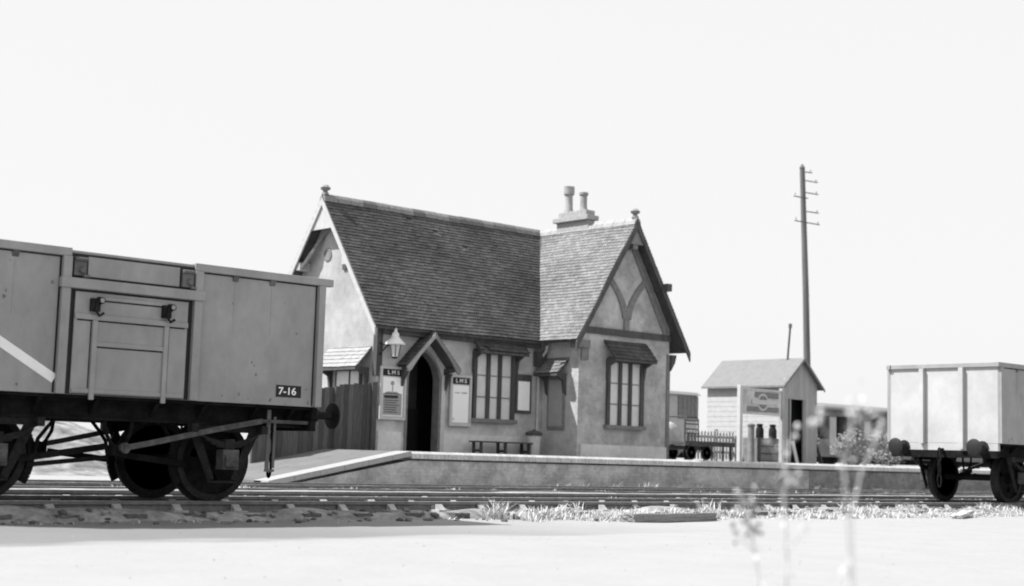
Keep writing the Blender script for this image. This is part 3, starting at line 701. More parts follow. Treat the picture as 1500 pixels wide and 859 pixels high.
# eave blocks at the bay corners, wall posts
bm = BM(); box(bm, CX0 - .16, CX0 + .30, FY - .12, FY + .16, 3.42, 3.62); box(bm, CX0 + .05, CX0 + .30, FY - .06, FY - .002, 3.12, 3.42); obj('corner_corbel', bm, M['timberm'], st, bevel=.01)
bm = BM(); prism(bm, [(CX1 + .001, FY - .08, 3.46), (CX1 + .22, FY - .08, 3.46), (CX1 + .16, FY - .08, 3.25), (CX1 + .001, FY - .08, 3.02)], (0, .16, 0)); obj('corner_corbel', bm, M['timber'], st)
bm = BM(); box(bm, CX1 - .10, CX1 + .025, FY - .025, FY + .12, PT, 3.46); obj('corner_post', bm, M['timberm'], st)
bm = BM(); box(bm, LX - .03, LX + .14, WY - .03, WY + .12, 2.42, WT - .03); obj('corner_post', bm, M['timber'], st)
bm = BM(); box(bm, LX + .1, CE0 + .2, WY - .20, WY - .002, 3.42, 3.56); obj('wall_plate', bm, M['timber'], st)

def window(x0, x1, z0, z1, y, lights=3):
    bm = BM(); d0, d1 = y - .075, y - .001
    box(bm, x0, x0 + .10, d0, d1, z0 + .10, z1); box(bm, x1 - .13, x1, d0, d1, z0 + .10, z1); box(bm, x0 + .101, x1 - .131, d0 + .003, d1, z1 - .10, z1 - .001)
    wd = (x1 - .13 - x0 - .10)
    for k in range(1, lights): xc = x0 + .10 + wd * k / lights; box(bm, xc - .055, xc + .055, d0 + .006, d1, z0 + .102, z1 - .102)
    fr = obj('window', bm, M['timber'], st)
    bm = BM(); box(bm, x0 - .07, x1 + .05, y - .13, y - .001, z0, z0 + .098); obj('sill', bm, M['timberm'], fr)
    bm = BM(); box(bm, x0 + .101, x1 - .131, y - .022, y - .012, z0 + .10, z1 - .10); obj('pane', bm, M['pane'], fr)
    bm = BM()
    for k in (1, 2):
        z = z0 + .1 + (z1 - z0 - .2) * k / 3; box(bm, x0 + .101, x1 - .131, y - .040, y - .026, z - .014, z + .014)
    obj('glazing_bar', bm, M['timberm'], fr)
    return fr
wA = window(23.73, 25.12, 1.44, 3.26, WY); wB = window(27.10, 28.47, 1.40, 3.22, FY)
wA['label'] = 'three-light window in the main front'; wB['label'] = 'three-light window in the bay'
def hood(o, al, out, L, zt, zb, p, par, mat, brk=True):
    """tiled canopy: o = left wall point, al along wall, out outward"""
    o = Vector(o); al = Vector(al); out = Vector(out)
    bm = BM(); a = Vector((o.x, o.y, zb)) + out * p; upv = Vector((o.x, o.y, zt)) + out * .01 - a
    tiles(bm, a, al, upv, L, upv.length, gauge=.13, wd=.16, th=.016, sag=.6)
    h = obj('window_hood', bm, mat, par)
    bm = BM(); a2 = a + Vector((0, 0, -.022)); q = [a2 + al * .02, a2 + al * (L - .02), a2 + al * (L - .02) + upv, a2 + al * .02 + upv]
    prism(bm, q, (0, 0, -.05))
    for u in (.10, L - .16):
        b0 = Vector((o.x, o.y, 0)) + al * u + out * .003
        if brk:
            prism(bm, [b0 + Vector((0, 0, zb - .07)), b0 + out * (p - .06) + Vector((0, 0, zb - .07)), b0 + out * (p - .06) + Vector((0, 0, zb - .0)), b0 + Vector((0, 0, zb))], al * .08)
            prism(bm, [b0 + Vector((0, 0, zb - .07)), b0 + out * (p - .1) + Vector((0, 0, zb - .07)), b0 + out * .12 + Vector((0, 0, zb - .18)), b0 + out * .07 + Vector((0, 0, zb - .48)), b0 + Vector((0, 0, zb - .55))], al * .075)
    obj('hood_bracket', bm, M['timber'], h)
    return h
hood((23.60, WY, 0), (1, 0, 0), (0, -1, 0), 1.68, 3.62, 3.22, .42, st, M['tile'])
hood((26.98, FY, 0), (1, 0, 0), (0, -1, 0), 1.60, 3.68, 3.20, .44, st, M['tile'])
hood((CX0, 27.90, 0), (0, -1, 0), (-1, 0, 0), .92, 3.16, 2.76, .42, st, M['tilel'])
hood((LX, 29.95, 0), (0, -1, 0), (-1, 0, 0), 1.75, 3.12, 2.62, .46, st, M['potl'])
# windows in the side walls
bm = BM(); box(bm, CX0 - .05, CX0 - .001, 27.10, 27.72, 1.34, 2.68); f1 = obj('window', bm, M['timberm'], st)
bm = BM(); box(bm, CX0 - .056, CX0 - .051, 27.16, 27.66, 1.42, 2.60); obj('pane', bm, M['notice'], f1)
bm = BM(); box(bm, LX - .05, LX - .003, 28.55, 29.60, 1.3, 2.62); f2 = obj('window', bm, M['timber'], st)
bm = BM(); box(bm, LX - .058, LX - .051, 28.62, 28.95, 1.4, 2.55); box(bm, LX - .058, LX - .051, 29.03, 29.52, 1.4, 2.55); obj('pane', bm, M['pane'], f2)
bm = BM(); lathe(bm, (LX - .003, 30.2, 5.48), [(.17, 0), (.17, .02), (.12, .03), (.10, .012), (.02, .012)], 20, (-1, 0, 0)); obj('gable_roundel', bm, M['timberm'], st)
bm = BM(); box(bm, LX - .05, LX - .003, 29.35, 29.50, 5.05, 5.30); obj('vent', bm, M['timber'], st)

# door, frame and gabled door hood
bm = BM()
A = arch(DX, DH, PT, 2.35, 3.16); B = arch(DX, DH - .06, PT, 2.35, 3.08)
for k in range(len(A) - 1):
    prism(bm, [(A[k][0], WY - .03, A[k][1]), (A[k + 1][0], WY - .03, A[k + 1][1]), (B[k + 1][0], WY - .03, B[k + 1][1]), (B[k][0], WY - .03, B[k][1])], (0, .26, 0))
obj('door_frame', bm, M['timberm'], st)
bm = BM(); box(bm, DX + DH + .001, DX + DH + .12, WY - .05, WY - .001, PT, 2.55); obj('door_post', bm, M['cream'], st)
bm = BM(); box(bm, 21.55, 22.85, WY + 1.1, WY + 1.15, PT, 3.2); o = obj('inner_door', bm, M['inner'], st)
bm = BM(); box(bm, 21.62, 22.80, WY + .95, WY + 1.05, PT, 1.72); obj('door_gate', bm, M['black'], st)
HX, PY = 22.16, WY - .42
bm = BM(); Lh = math.hypot(.86, .86)
for s in (-1, 1):
    a = Vector((HX + s * .82, PY, 2.70)); tiles(bm, a, (0, 1, 0), (-s * .82, 0, .84), .42, Lh, gauge=.12, wd=.17, th=.018)
dh = obj('door_hood', bm, M['tile'], st)
for s in (-1, 1):
    bm = BM(); prism(bm, [(HX + s * .84, PY - .03, 2.66), (HX, PY - .03, 3.53), (HX, PY - .03, 3.40), (HX + s * .42, PY - .03, 2.98), (HX + s * .56, PY - .03, 2.80), (HX + s * .70, PY - .03, 2.60), (HX + s * .78, PY - .03, 2.55)], (0, .04, 0)); obj('barge_board', bm, M['barge'] if s < 0 else M['timberm'], dh)
    bm = BM(); prism(bm, [(HX + s * .79, PY + .02, 2.68), (HX, PY + .02, 3.48), (HX, PY + .02, 3.44), (HX + s * .75, PY + .02, 2.67)], (0, .39, 0))
    xx = HX + s * .68
    prism(bm, [(xx - .04, WY - .003, 2.58), (xx - .04, PY + .05, 2.62), (xx - .04, PY + .05, 2.70), (xx - .04, WY - .003, 2.70)], (.08, 0, 0))
    prism(bm, [(xx - .04, WY - .003, 2.58), (xx - .04, PY + .15, 2.58), (xx - .04, WY - .12, 2.35), (xx - .04, WY - .003, 2.05)], (.08, 0, 0))
    obj('hood_bracket', bm, M['timber'], dh)

# chimney
bm = BM()
box(bm, CXR - .12, CXR + .12, 28.02, 29.26, 6.75, 7.06); box(bm, CXR - .22, CXR + .22, 27.95, 29.33, 7.061, 7.19)
box(bm, CXR - .17, CXR + .17, 28.06, 29.15, 7.191, 7.34); o = obj('chimney', bm, M['brick'], st, bevel=.012)
bm = BM(); lathe(bm, (CXR, 28.92, 7.34), [(.15, 0), (.14, .05), (.115, .10), (.105, .48), (.15, .52), (.155, .62), (.15, .72), (.155, .735), (.115, .735), (.11, .60)], 18); smooth_ang(obj('chimney_pot', bm, M['potl'], o))
bm = BM(); lathe(bm, (CXR, 28.34, 7.34), [(.13, 0), (.12, .04), (.10, .08), (.095, .42), (.125, .44), (.13, .50), (.11, .52), (.08, .52), (.08, .4)], 18); smooth_ang(obj('chimney_pot', bm, M['pot'], o))

# downpipe at the re-entrant corner
bm = BM(); tube(bm, [(25.95, WY - .34, 3.5), (25.95, WY - .30, 3.35), (25.92, WY - .1, 3.1), (25.92, WY - .06, 2.9), (25.92, WY - .06, .72)], .035, 8); obj('downpipe', bm, M['cream'], st)
bm = BM(); box(bm, 25.75, 26.05, WY - .22, WY - .05, 2.95, 3.35); obj('rainwater_head', bm, M['timber'], st)

# ------------------------------------------------------------------ things on the front wall
def board(x0, x1, z0, z1, label, kind):
    t = thing('poster_board', label, 'poster board', ((x0 + x1) / 2, WY - .035, z0), group='poster boards on the station front')
    w_, h = x1 - x0, z1 - z0
    bm = BM(); box(bm, -w_ / 2, w_ / 2, -.025, .0, 0, h); obj('backboard', bm, M['cream'], t)
    bm = BM(); e = .055
    box(bm, -w_ / 2, -w_ / 2 + e, -.05, -.026, 0, h); box(bm, w_ / 2 - e, w_ / 2, -.05, -.026, 0, h); box(bm, -w_ / 2 + e, w_ / 2 - e, -.05, -.026, 0, e); box(bm, -w_ / 2 + e, w_ / 2 - e, -.05, -.026, h - e, h)
    obj('frame', bm, M['cream'], t)
    hb = .17
    bm = BM(); box(bm, -w_ / 2 + e + .02, w_ / 2 - e - .02, -.034, -.0255, h - e - hb, h - e - .01); hd = obj('header', bm, M['black'], t)
    text('lettering', 'L M S', .135, (0, -.036, h - e - hb / 2 - .004), M['white'], hd, sx=1.15)
    pz1 = h - e - hb - .03
    bm = BM(); box(bm, -w_ / 2 + e + .03, w_ / 2 - e - .03, -.030, -.0255, .09, pz1); ps = obj('poster', bm, M['paper'], t)
    if kind == 1:
        bm = BM(); box(bm, -w_ / 2 + e + .04, w_ / 2 - e - .06, -.034, -.0305, .11, pz1 * .62)
        prism(bm, [(-.24, -.034, pz1 * .62), (.18, -.034, pz1 * .62), (.12, -.034, pz1 * .66), (-.16, -.034, pz1 * .66)], (0, .0035, 0)); pp = obj('notice', bm, M['notice'], t)
        bm = BM(); rows = 9
        for r in range(rows):
            z = .17 + r * .055; box(bm, -w_ / 2 + e + .09, w_ / 2 - e - .12 - random.uniform(0, .12), -.036, -.0345, z, z + .018)
        box(bm, -.26, .16, -.036, -.0345, pz1 * .62 - .10, pz1 * .62 - .055)
        obj('printed_lines', bm, M['ink'], pp)
        bm = BM(); lathe(bm, (-.02, -.0305, pz1 - .14), [(.055, 0), (.055, .003)], 18, (0, -1, 0)); box(bm, -.03, .0, -.0335, -.0305, pz1 - .33, pz1 - .20); obj('emblem', bm, M['notice'], ps)
    else:
        bm = BM(); box(bm, -.20, -.03, -.033, -.0305, pz1 * .80, pz1 * .83); box(bm, .02, .2, -.033, -.0305, pz1 * .795, pz1 * .84); box(bm, -.24, -.20, -.033, -.0305, .14, .2); obj('printed_lines', bm, M['inkf'], ps)
board(20.83, 21.60, 1.40, 2.66, 'framed poster board left of the dark doorway, with a grey notice on it', 1)
board(22.98, 23.66, 1.32, 2.58, 'framed poster board right of the doorway, its poster plain white', 2)

t = thing('notice_frame', 'small dark-framed white notice between window and bay', 'notice', (25.42, WY - .03, 1.72))
bm = BM(); box(bm, -.27, .27, -.04, 0, 0, 1.0); obj('frame', bm, M['timber'], t, bevel=.006)
bm = BM(); box(bm, -.20, .20, -.045, -.041, .08, .82); obj('paper', bm, M['paper'], t)

# wall lamp
t = thing('wall_lamp', 'white enamel lantern on a bracket above the left poster board', 'lamp', (21.05, 27.7, 2.86))
bm = BM(); lathe(bm, (0, 0, .30), [(.24, 0), (.245, .03), (.12, .16), (.09, .19), (.085, .27), (.05, .30), (.035, .34), (.04, .38), (.01, .42)], 24); smooth_ang(obj('lamp_shade', bm, M['enamel'], t), 40)
bm = BM(); lathe(bm, (0, 0, 0), [(.07, 0), (.09, .02), (.14, .30)], 6); obj('lantern_glass', bm, M['lglass'], t)
bm = BM()
for k in range(6):
    a = k * PI / 3; cone(bm, (.092 * math.cos(a), .092 * math.sin(a), .02), (.142 * math.cos(a), .142 * math.sin(a), .3), .008, .008, 5)
lathe(bm, (0, 0, -.03), [(.03, 0), (.08, .03), (.08, .045)], 12); obj('lantern_frame', bm, M['iron'], t)
bm = BM(); tube(bm, [(-.24, .29, .05), (-.24, .2, .12), (-.18, .1, .26), (-.06, .03, .31), (0, 0, .32)], .018, 8); tube(bm, [(-.26, .29, .36), (-.2, .2, .30), (-.1, .05, .31)], .014, 6); box(bm, -.28, -.20, .27, .297, -.02, .42); obj('bracket', bm, M['iron'], t)

# bench
t = thing('bench', 'low dark wooden bench against the front wall under the window', 'bench', (24.45, 27.62, PT))
bm = BM()
for k in range(3): box(bm, -.93, .93, -.19 + k * .13, -.07 + k * .13, .28, .315)
obj('seat', bm, M['timber'], t)
for x in (-.8, 0, .8):
    bm = BM(); box(bm, x - .03, x + .03, -.16, -.10, 0, .28); box(bm, x - .03, x + .03, .12, .18, 0, .28); box(bm, x - .025, x + .025, -.10, .12, .05, .11); obj('leg', bm, M['timber'], t)
# litter bin
t = thing('litter_bin', 'pale round bin with a dark rim beside the notice and bay', 'bin', (25.46, 27.55, PT))
bm = BM(); lathe(bm, (0, 0, 0), [(.16, 0), (.165, .02), (.19, .50), (.185, .52)], 22)
smooth_ang(obj('drum', bm, M['cream'], t))
bm = BM(); lathe(bm, (0, 0, .50), [(.215, 0), (.22, .02), (.22, .07), (.19, .09), (.06, .13), (.03, .16)], 22); smooth_ang(obj('lid', bm, M['timber'], t))
# ------------------------------------------------------------------ fence at the left of the building
t = thing('board_fence', 'dark close-boarded fence running down beside the platform ramp', 'fence', (0, 27.9, 0))
bm = BM(); x = 17.35
while x < 20.66:
    zt = 2.06 + (x - 19.1) * .03 if x < 19.58 else 2.17 + (x - 19.6) * .06
    zb = ph(x - .6) * .9 - .05
    wd = .135; box(bm, x, x + wd - .006, -.012 + random.uniform(-.004, .004), .012 + random.uniform(0, .004), max(zb, -.15), zt + random.uniform(-.02, .02)); x += wd
obj('boards', bm, M['fence'], t)
for x in (17.4, 19.56, 20.60):
    bm = BM(); box(bm, x - .07, x + .07, -.09, -.016, -.1, 2.10 if x < 19.6 else 2.26); obj('post', bm, M['timber'], t)
for z in (.75, 1.75):
    bm = BM(); box(bm, 17.35, 20.7, .02, .09, z - .05, z + .05); obj('rail', bm, M['timber'], t)

# ------------------------------------------------------------------ hut on the platform
hx0, hx1, hy0, hy1 = 36.83, 38.61, 28.5, 31.55
t = thing('platform_hut', 'small weathered boarded hut with a dark open doorway and pale roof', 'hut', (0, 0, 0))
hez, hrz, hc = 3.10, 3.98, (36.7 + 38.74) / 2
d0, d1, dz = 37.24, 37.90, 2.66
bm = BM(); bw_ = .148; x = hx0
def rz_(x): return hez + .05 + (hrz - hez) * (1 - abs(x - hc) / (hx1 - hc + .13)) - .07
while x < hx1 - .01:
    x2 = min(x + bw_, hx1); zlo = PT if (x2 <= d0 + .02 or x >= d1 - .02) else dz
    prism(bm, [(x, hy0, zlo), (x2 - .005, hy0, zlo), (x2 - .005, hy0, rz_(x2)), (x, hy0, rz_(x))], (0, .03, 0)); x = x2
obj('gable_wall', bm, M['shed'], t)
bm = BM(); y = hy0 + .031
z = PT
while z < hez - .03:
    z2 = min(z + .16, hez - .02); prism(bm, [(hx0 - .004, hy0 + .031, z), (hx0 + .002, hy0 + .031, z2), (hx0 + .03, hy0 + .031, z2), (hx0 + .03, hy0 + .031, z)], (0, hy1 - hy0 - .03, 0)); z = z2
obj('side_wall', bm, M['shedw'], t)
bm = BM(); box(bm, hx1 - .03, hx1, hy0 + .031, hy1, PT, hez - .02); obj('side_wall', bm, M['shedw'], t)
bm = BM(); prism(bm, [(hx0, hy1 - .03, PT), (hx1, hy1 - .03, PT), (hx1, hy1 - .03, hez), (hc, hy1 - .03, hrz - .06), (hx0, hy1 - .03, hez)], (0, .03, 0)); obj('back_wall', bm, M['shed'], t)
bm = BM()
for s in (-1, 1):
    e = Vector((hc + s * 1.04, hy0 - .16, hez - .04)); r_ = Vector((hc, hy0 - .16, hrz)); 
    prism(bm, [e, r_, r_ + Vector((0, 0, -.035)), e + Vector((0, 0, -.035))], (0, hy1 - hy0 + .3, 0))
rf = obj('roof', bm, M['felt'], t)
bm = BM()
for s in (-1, 1):
    e = Vector((hc + s * 1.06, hy0 - .185, hez - .075)); r_ = Vector((hc, hy0 - .185, hrz + .012))
    prism(bm, [e, r_, r_ + Vector((0, 0, -.11)), e + Vector((0, 0, -.09))], (0, .024, 0))
    box(bm, *sorted((hc + s * 1.045, hc + s * 1.065)), hy0 - .155, hy1 + .12, hez - .10, hez - .05)
obj('barge_board', bm, M['timberm'], rf)
bm = BM(); box(bm, d0 - .05, d0, hy0 - .02, hy0 + .05, PT, dz + .05); box(bm, d1, d1 + .05, hy0 - .02, hy0 + .05, PT, dz + .05); box(bm, d0, d1, hy0 - .02, hy0 + .05, dz, dz + .05); obj('door_frame', bm, M['shed'], t)
bm = BM(); box(bm, hx0 + .04, hx1 - .04, hy0 + .4, hy0 + .45, PT, 3.0); obj('doorway_shade_panel', bm, M['dark'], t)  # near-black panel added so the doorway reads as unlit inside
bm = BM(); tube(bm, [(hc - .03, 29.0, 3.7), (hc - .08, 28.85, 4.95)], .035, 8); cone(bm, (hc - .08, 28.85, 4.95), (hc - .085, 28.84, 5.08), .06, .05, 8); obj('stovepipe', bm, M['pole'], t)
o = obj('leaning_plank', (lambda b: (bar(b, (37.50, 28.42, PT), (37.30, 28.46, 1.35), .14, .025, up=(0, 1, 0)), b)[1])(BM()), M['plinth']); tag(o, 'pale plank leaning in the doorway of the hut', 'plank')

# ------------------------------------------------------------------ running-in board
t = thing('station_nameboard', 'station nameboard on two pale posts in front of the hut', 'sign', (0, 26.5, PT))
for x in (32.33, 34.22):
    bm = BM(); box(bm, x - .06, x + .06, -.06, .06, 0, 2.14); prism(bm, [(x - .07, -.07, 2.141), (x + .07, -.07, 2.141), (x + .01, 0, 2.2), (x - .01, 0, 2.2)], (0, .14, 0)) if False else None
    obj('post', bm, M['plasterw'] if x > 33 else M['cream'], t, bevel=.01)
bm = BM(); box(bm, 32.395, 34.155, -.03, .03, 1.36, 2.07); obj('panel', bm, M['plaster'], t)
bm = BM(); box(bm, 32.40, 34.15, -.045, -.031, 2.03, 2.075); box(bm, 32.40, 34.15, -.045, -.031, 1.335, 1.37); obj('frame', bm, M['cream'], t)
bm = BM(); box(bm, 32.95, 34.02, -.040, -.031, 1.82, 1.99); box(bm, 32.60, 34.02, -.040, -.031, 1.42, 1.57); em = obj('emblem', bm, M['timberm'], t)
bm = BM(); lathe(bm, (33.30, -.0405, 1.70), [(.245, 0), (.245, .003), (.20, .004), (.20, .001)], 28, (0, -1, 0)); obj('ring', bm, M['cream'], em)
bm = BM(); lathe(bm, (33.30, -.046, 1.70), [(.185, 0), (.185, .003)], 28, (0, -1, 0)); obj('disc', bm, M['timberm'], em)
bm = BM(); box(bm, 32.80, 33.95, -.056, -.050, 1.635, 1.765); obj('name_bar', bm, M['cream'], em)

# ------------------------------------------------------------------ platform trolley
t = thing('luggage_trolley', 'dark platform trolley with a hooped end beside the bay', 'trolley', (32.3, 28.9, PT))
bm = BM(); box(bm, 0, 2.2, -.40, .40, .46, .53); box(bm, -.02, 2.22, -.43, -.401, .42, .56); obj('bed', bm, M['timber'], t)
for x in (.03, 2.15):
    if x > 1: continue
    bm = BM(); h = 1.26
    tube(bm, [(x, -.36, .5), (x, -.36, h - .1), (x, -.30, h - .02), (x, -.2, h), (x, .2, h), (x, .30, h - .02), (x, .36, h - .1), (x, .36, .5)], .022, 8)
    obj('end_hoop', bm, M['timber'], t)
bm = BM()
tube(bm, [(.0, -.40, .5), (.0, -.40, 1.18), (.06, -.40, 1.25), (.5, -.40, 1.25), (.58, -.40, 1.18), (.58, -.40, .5)], .022, 8)
for z in (.78, .90, 1.05, 1.15): box(bm, .0, .58, -.415, -.385, z - .018, z + .018)
for x in (.16, .30, .44): box(bm, x - .02, x + .02, -.412, -.388, .53, .80)
obj('side_rail', bm, M['timber'], t)
for x in (.32, 1.0):
    for y in (-.36, .36):
        bm = BM(); lathe(bm, (x, y, .23), [(.17, -.02), (.22, -.02), (.22, .02), (.17, .02), (.17, -.02)], 22, (0, 1, 0)); cone(bm, (x, y - .03, .23), (x, y + .03, .23), .05, .05, 10)
        for k in range(4):
            a = k * PI / 4; bar(bm, (x - .19 * math.cos(a), y, .23 - .19 * math.sin(a)), (x + .19 * math.cos(a), y, .23 + .19 * math.sin(a)), .02, .03, up=(0, 1, 0))
        obj('wheel', bm, M['black'], t)
bm = BM(); box(bm, .1, 1.25, -.3, .3, .30, .42); obj('turntable_frame', bm, M['timber'], t)
for x in (1.75, 2.1):
    for y in (-.39, .34): bm = BM(); box(bm, x - .025, x + .025, y, y + .05, 0, .46); obj('leg', bm, M['timber'], t)

# pale sacks on/behind the trolley
random.seed(11)
for k, (x, y, z, s, lb) in enumerate(((33.0, 30.3, PT, .62, 'pale bulging sack standing behind the luggage trolley, left of the pair'), (33.85, 30.6, PT, .55, 'lower pale sack standing behind the luggage trolley, right of the pair'))):
    bm = BM(); vs = bmesh.ops.create_icosphere(bm, subdivisions=3, radius=1)['verts']
    for v in vs:
        n_ = noise.noise(v.co * 1.6 + Vector((k * 5, 0, 0))) * .18
        v.co = v.co * (1 + n_); v.co.z = max(v.co.z, -.85); v.co = Vector((v.co.x * s, v.co.y * s * .7, (v.co.z + .85) * s * 1.15))
    o = obj('sack', bm, M['heap'], smooth=True); o.location = (x, y, z); tag(o, lb, 'sack', 'pale sacks by the trolley')

t = thing('picket_fence', 'pale low picket fence between the luggage trolley and the nameboard', 'fence', (0, 30.4, PT))
bm = BM(); x = 34.6
while x < 37.4:
    h = .95 + random.uniform(-.03, .03); prism(bm, [(x, -.012, .05), (x + .075, -.012, .05), (x + .075, -.012, h - .05), (x + .037, -.012, h), (x, -.012, h - .05)], (0, .024, 0)); x += .15
obj('pickets', bm, M['plasterw'], t)
for z in (.25, .72): bm = BM(); box(bm, 34.55, 37.4, .013, .06, z, z + .07); obj('rail', bm, M['timberm'], t)
for x in (34.6, 36.0, 37.3): bm = BM(); box(bm, x, x + .09, .061, .15, 0, 1.0); obj('post', bm, M['timberm'], t)

# crate, dark post and small churns by the nameboard
t = thing('wooden_crate', 'grey wooden crate under the station nameboard', 'crate', (35.3, 28.0, PT))
bm = BM(); box(bm, -.62, .62, -.3, .3, 0.02, .72); obj('box', bm, M['timberm'], t, bevel=.01)
bm = BM()
for z in (.03, .25, .47, .68): box(bm, -.635, .635, -.318, -.302, z, z + .035)
box(bm, -.64, -.56, -.335, -.319, .0, .74); box(bm, .56, .64, -.335, -.319, 0, .74); obj('battens', bm, M['timber'], t)
bm = BM(); lathe(bm, (34.45, 27.8, PT), [(.11, 0), (.115, .02), (.10, .06), (.10, 1.05), (.12, 1.07), (.12, 1.11), (.05, 1.15)], 14); tag(smooth_ang(obj('iron_post', bm, M['timberm'])), 'dark round iron post beside the left leg of the nameboard', 'post')
for x, lb in ((35.1, 'small dark churn standing on the left of the crate'), (35.72, 'small dark churn standing on the right of the crate')):
    bm = BM(); lathe(bm, (x, 28.0, PT + .725), [(.12, 0), (.125, .02), (.12, .26), (.085, .33), (.085, .37), (.10, .39), (.10, .42), (.03, .43)], 16); tag(smooth_ang(obj('churn', bm, M['iron'])), lb, 'churn', 'churns on the crate')

# ------------------------------------------------------------------ telegraph pole
t = thing('telegraph_pole', 'tall leaning telegraph pole behind the hut with thin crossarms', 'pole', (44.2, 33.0, GZ))
bm = BM(); tube(bm, [(0, 0, 0), (-.06, 0, 3), (-.22, 0, 7), (-.5, 0, 11.8)], .155, 14, .095); smooth_ang(obj('mast', bm, M['pole'], t))
def px_(z): return -.5 * (z / 11.8) ** 1.6
arms = [(9.72, -.75, .75), (10.15, 0, .72), (10.62, -.75, .1), (10.85, -.1, .72), (11.3, -.02, .72), (11.62, 0, .4)]
for z, a, b in arms:
    bm = BM(); xc = px_(z); zz = z
    bar(bm, (xc + a, -.14, zz), (xc + b, -.14, zz + .03), .035, .035); arm = obj('crossarm', bm, M['pole'], t)
    for u in (a + .08, b - .10):
        if abs(u) < .15: continue
        bm = BM(); lathe(bm, (xc + u, -.14, zz + .03), [(.010, 0), (.010, .04), (.025, .045), (.028, .09), (.012, .11)], 8); obj('insulator', bm, M['notice'], arm)
bm = BM(); cone(bm, (px_(11.8), 0, 11.79), (px_(11.8), 0, 11.93), .11, .03, 12); obj('cap', bm, M['pole'], t)

# ------------------------------------------------------------------ carriage and van in the distance
t = thing('railway_carriage', 'old dark railway carriage standing beyond the hut', 'railway carriage', (51.4, 38.0, 0))
CL = 15.0; segs = [(0, .75, 1.0, 3.0)]
bm = BM(); box(bm, 0, CL, .02, 2.5, 1.0, 1.75); box(bm, 0, CL, .02, 2.5, 2.75, 3.05)
xw = 0; posts = [(0, .18), (.95, .55), (2.3, .35), (3.15, 1.0), (4.75, .55), (6.2, .5), (7.6, .5), (9.0, .5), (10.4, .5), (11.8, .5), (13.2, .5), (14.5, .5)]
for a, b in posts: box(bm, a, a + b, .02, 2.5, 1.751, 2.749)
obj('body', bm, M['coach'], t)
bm = BM()
for (a, b), (c, d) in zip(posts, posts[1:]): box(bm, a + b, c, .5, .52, 1.751, 2.749)
pn = obj('window', bm, M['black'], t)
bm = BM(); box(bm, 3.55, 3.95, .0, .018, 1.85, 2.6); box(bm, 1.0, 1.45, -.0, .018, 1.1, 2.7); obj('window_blind', bm, M['shedw'], t)
bm = BM(); pts = []
for i in range(13):
    th = PI * i / 12; pts.append((-.12, 1.26 - 1.38 * math.cos(th), 3.05 + .30 * math.sin(th)))
pts += [(-.12, 2.62, 3.0), (-.12, -.10, 3.0)]
prism(bm, pts, (CL + .3, 0, 0)); obj('roof', bm, M['timberm'], t)
bm = BM(); box(bm, .1, CL - .1, .25, 2.25, .75, .99); obj('underframe', bm, M['under'], t)
for x in (1.6, 3.4, 11.6, 13.4):
    for y in (.5, 2.0): bm = BM(); cone(bm, (x, y - .06, .48), (x, y + .06, .48), .47, .47, 24); obj('wheel', bm, M['under'], t)

t = thing('goods_van', 'flat-topped goods van seen low between the bay and the hut', 'goods van', (38.6, 38.2, 0))
bm = BM(); box(bm, 0, 5.4, 0, 2.3, 1.0, 3.2); obj('body', bm, M['shedw'], t)
bm = BM(); box(bm, 4.25, 5.42, -.03, -.002, 2.28, 3.15)
for k in range(5): box(bm, 4.27 + k * .24, 4.30 + k * .24, -.045, -.031, 2.3, 3.13)
obj('louvre_panel', bm, M['timberm'], t)
bm = BM(); prism(bm, [(-.1, -.12, 3.201), (-.1, 2.42, 3.201), (-.1, 2.2, 3.32), (-.1, 1.15, 3.40), (-.1, .1, 3.32)], (5.6, 0, 0)); obj('roof', bm, M['timberm'], t)
bm = BM(); box(bm, .1, 5.3, .2, 2.1, .75, .999); obj('underframe', bm, M['under'], t)
for x in (1.2, 4.2):
    for y in (.4, 1.9): bm = BM(); cone(bm, (x, y - .06, .48), (x, y + .06, .48), .47, .47, 24); obj('wheel', bm, M['under'], t)

o = obj('leaning_pole', (lambda b: (tube(b, [(40.4, 29.6, .66), (38.85, 29.3, 2.75)], .05, 8), b)[1])(BM()), M['timber']); tag(o, 'dark pole leaning against the right side of the hut', 'pole')

# bushes on the far side of the platform, right of the hut
def bush(name, label, loc, w_, h, n, mat, seed, leaf=.06):
    rnd = random.Random(seed); t = thing(name, label, 'bush', loc, group='bushes beyond the hut')
    bm = BM()
    for k in range(9):
        a = rnd.uniform(0, 2 * PI); tube(bm, [(0, 0, 0), (math.cos(a) * w_ * .3, math.sin(a) * w_ * .2, h * .5), (math.cos(a) * w_ * .8, math.sin(a) * w_ * .5, h * rnd.uniform(.7, .95))], .015, 5, .004)
    obj('stem', bm, M['timber'], t)
    bm = BM(); cl = [(Vector((rnd.uniform(-.7, .7) * w_, rnd.uniform(-.5, .5) * w_, h * rnd.uniform(.2, .85))), rnd.uniform(.2, .42) * w_) for _ in range(9)]
    for i in range(n):
        c, r_ = rnd.choice(cl); d = Vector((rnd.gauss(0, 1), rnd.gauss(0, 1), rnd.gauss(0, 1))).normalized() * r_ * rnd.uniform(.5, 1.05); p = c + d
        a = Vector((rnd.gauss(0, 1), rnd.gauss(0, 1), rnd.gauss(0, 1))).normalized(); b = a.orthogonal().normalized(); l = leaf * rnd.uniform(.6, 1.3)
        bm.faces.new([bm.verts.new(p + a * l), bm.verts.new(p + b * l * .45), bm.verts.new(p - a * l), bm.verts.new(p - b * l * .45)])
    obj('leaves', bm, mat, t)
bush('bush', 'dark scrubby bush growing right beside the hut', (40.6, 30.6, .62), .9, 1.3, 1500, M['weedd'], 3)
bush('bush', 'dark scrubby bush in front of the carriage door', (43.6, 31.0, .62), 1.0, 1.2, 1500, M['weedd'], 4)
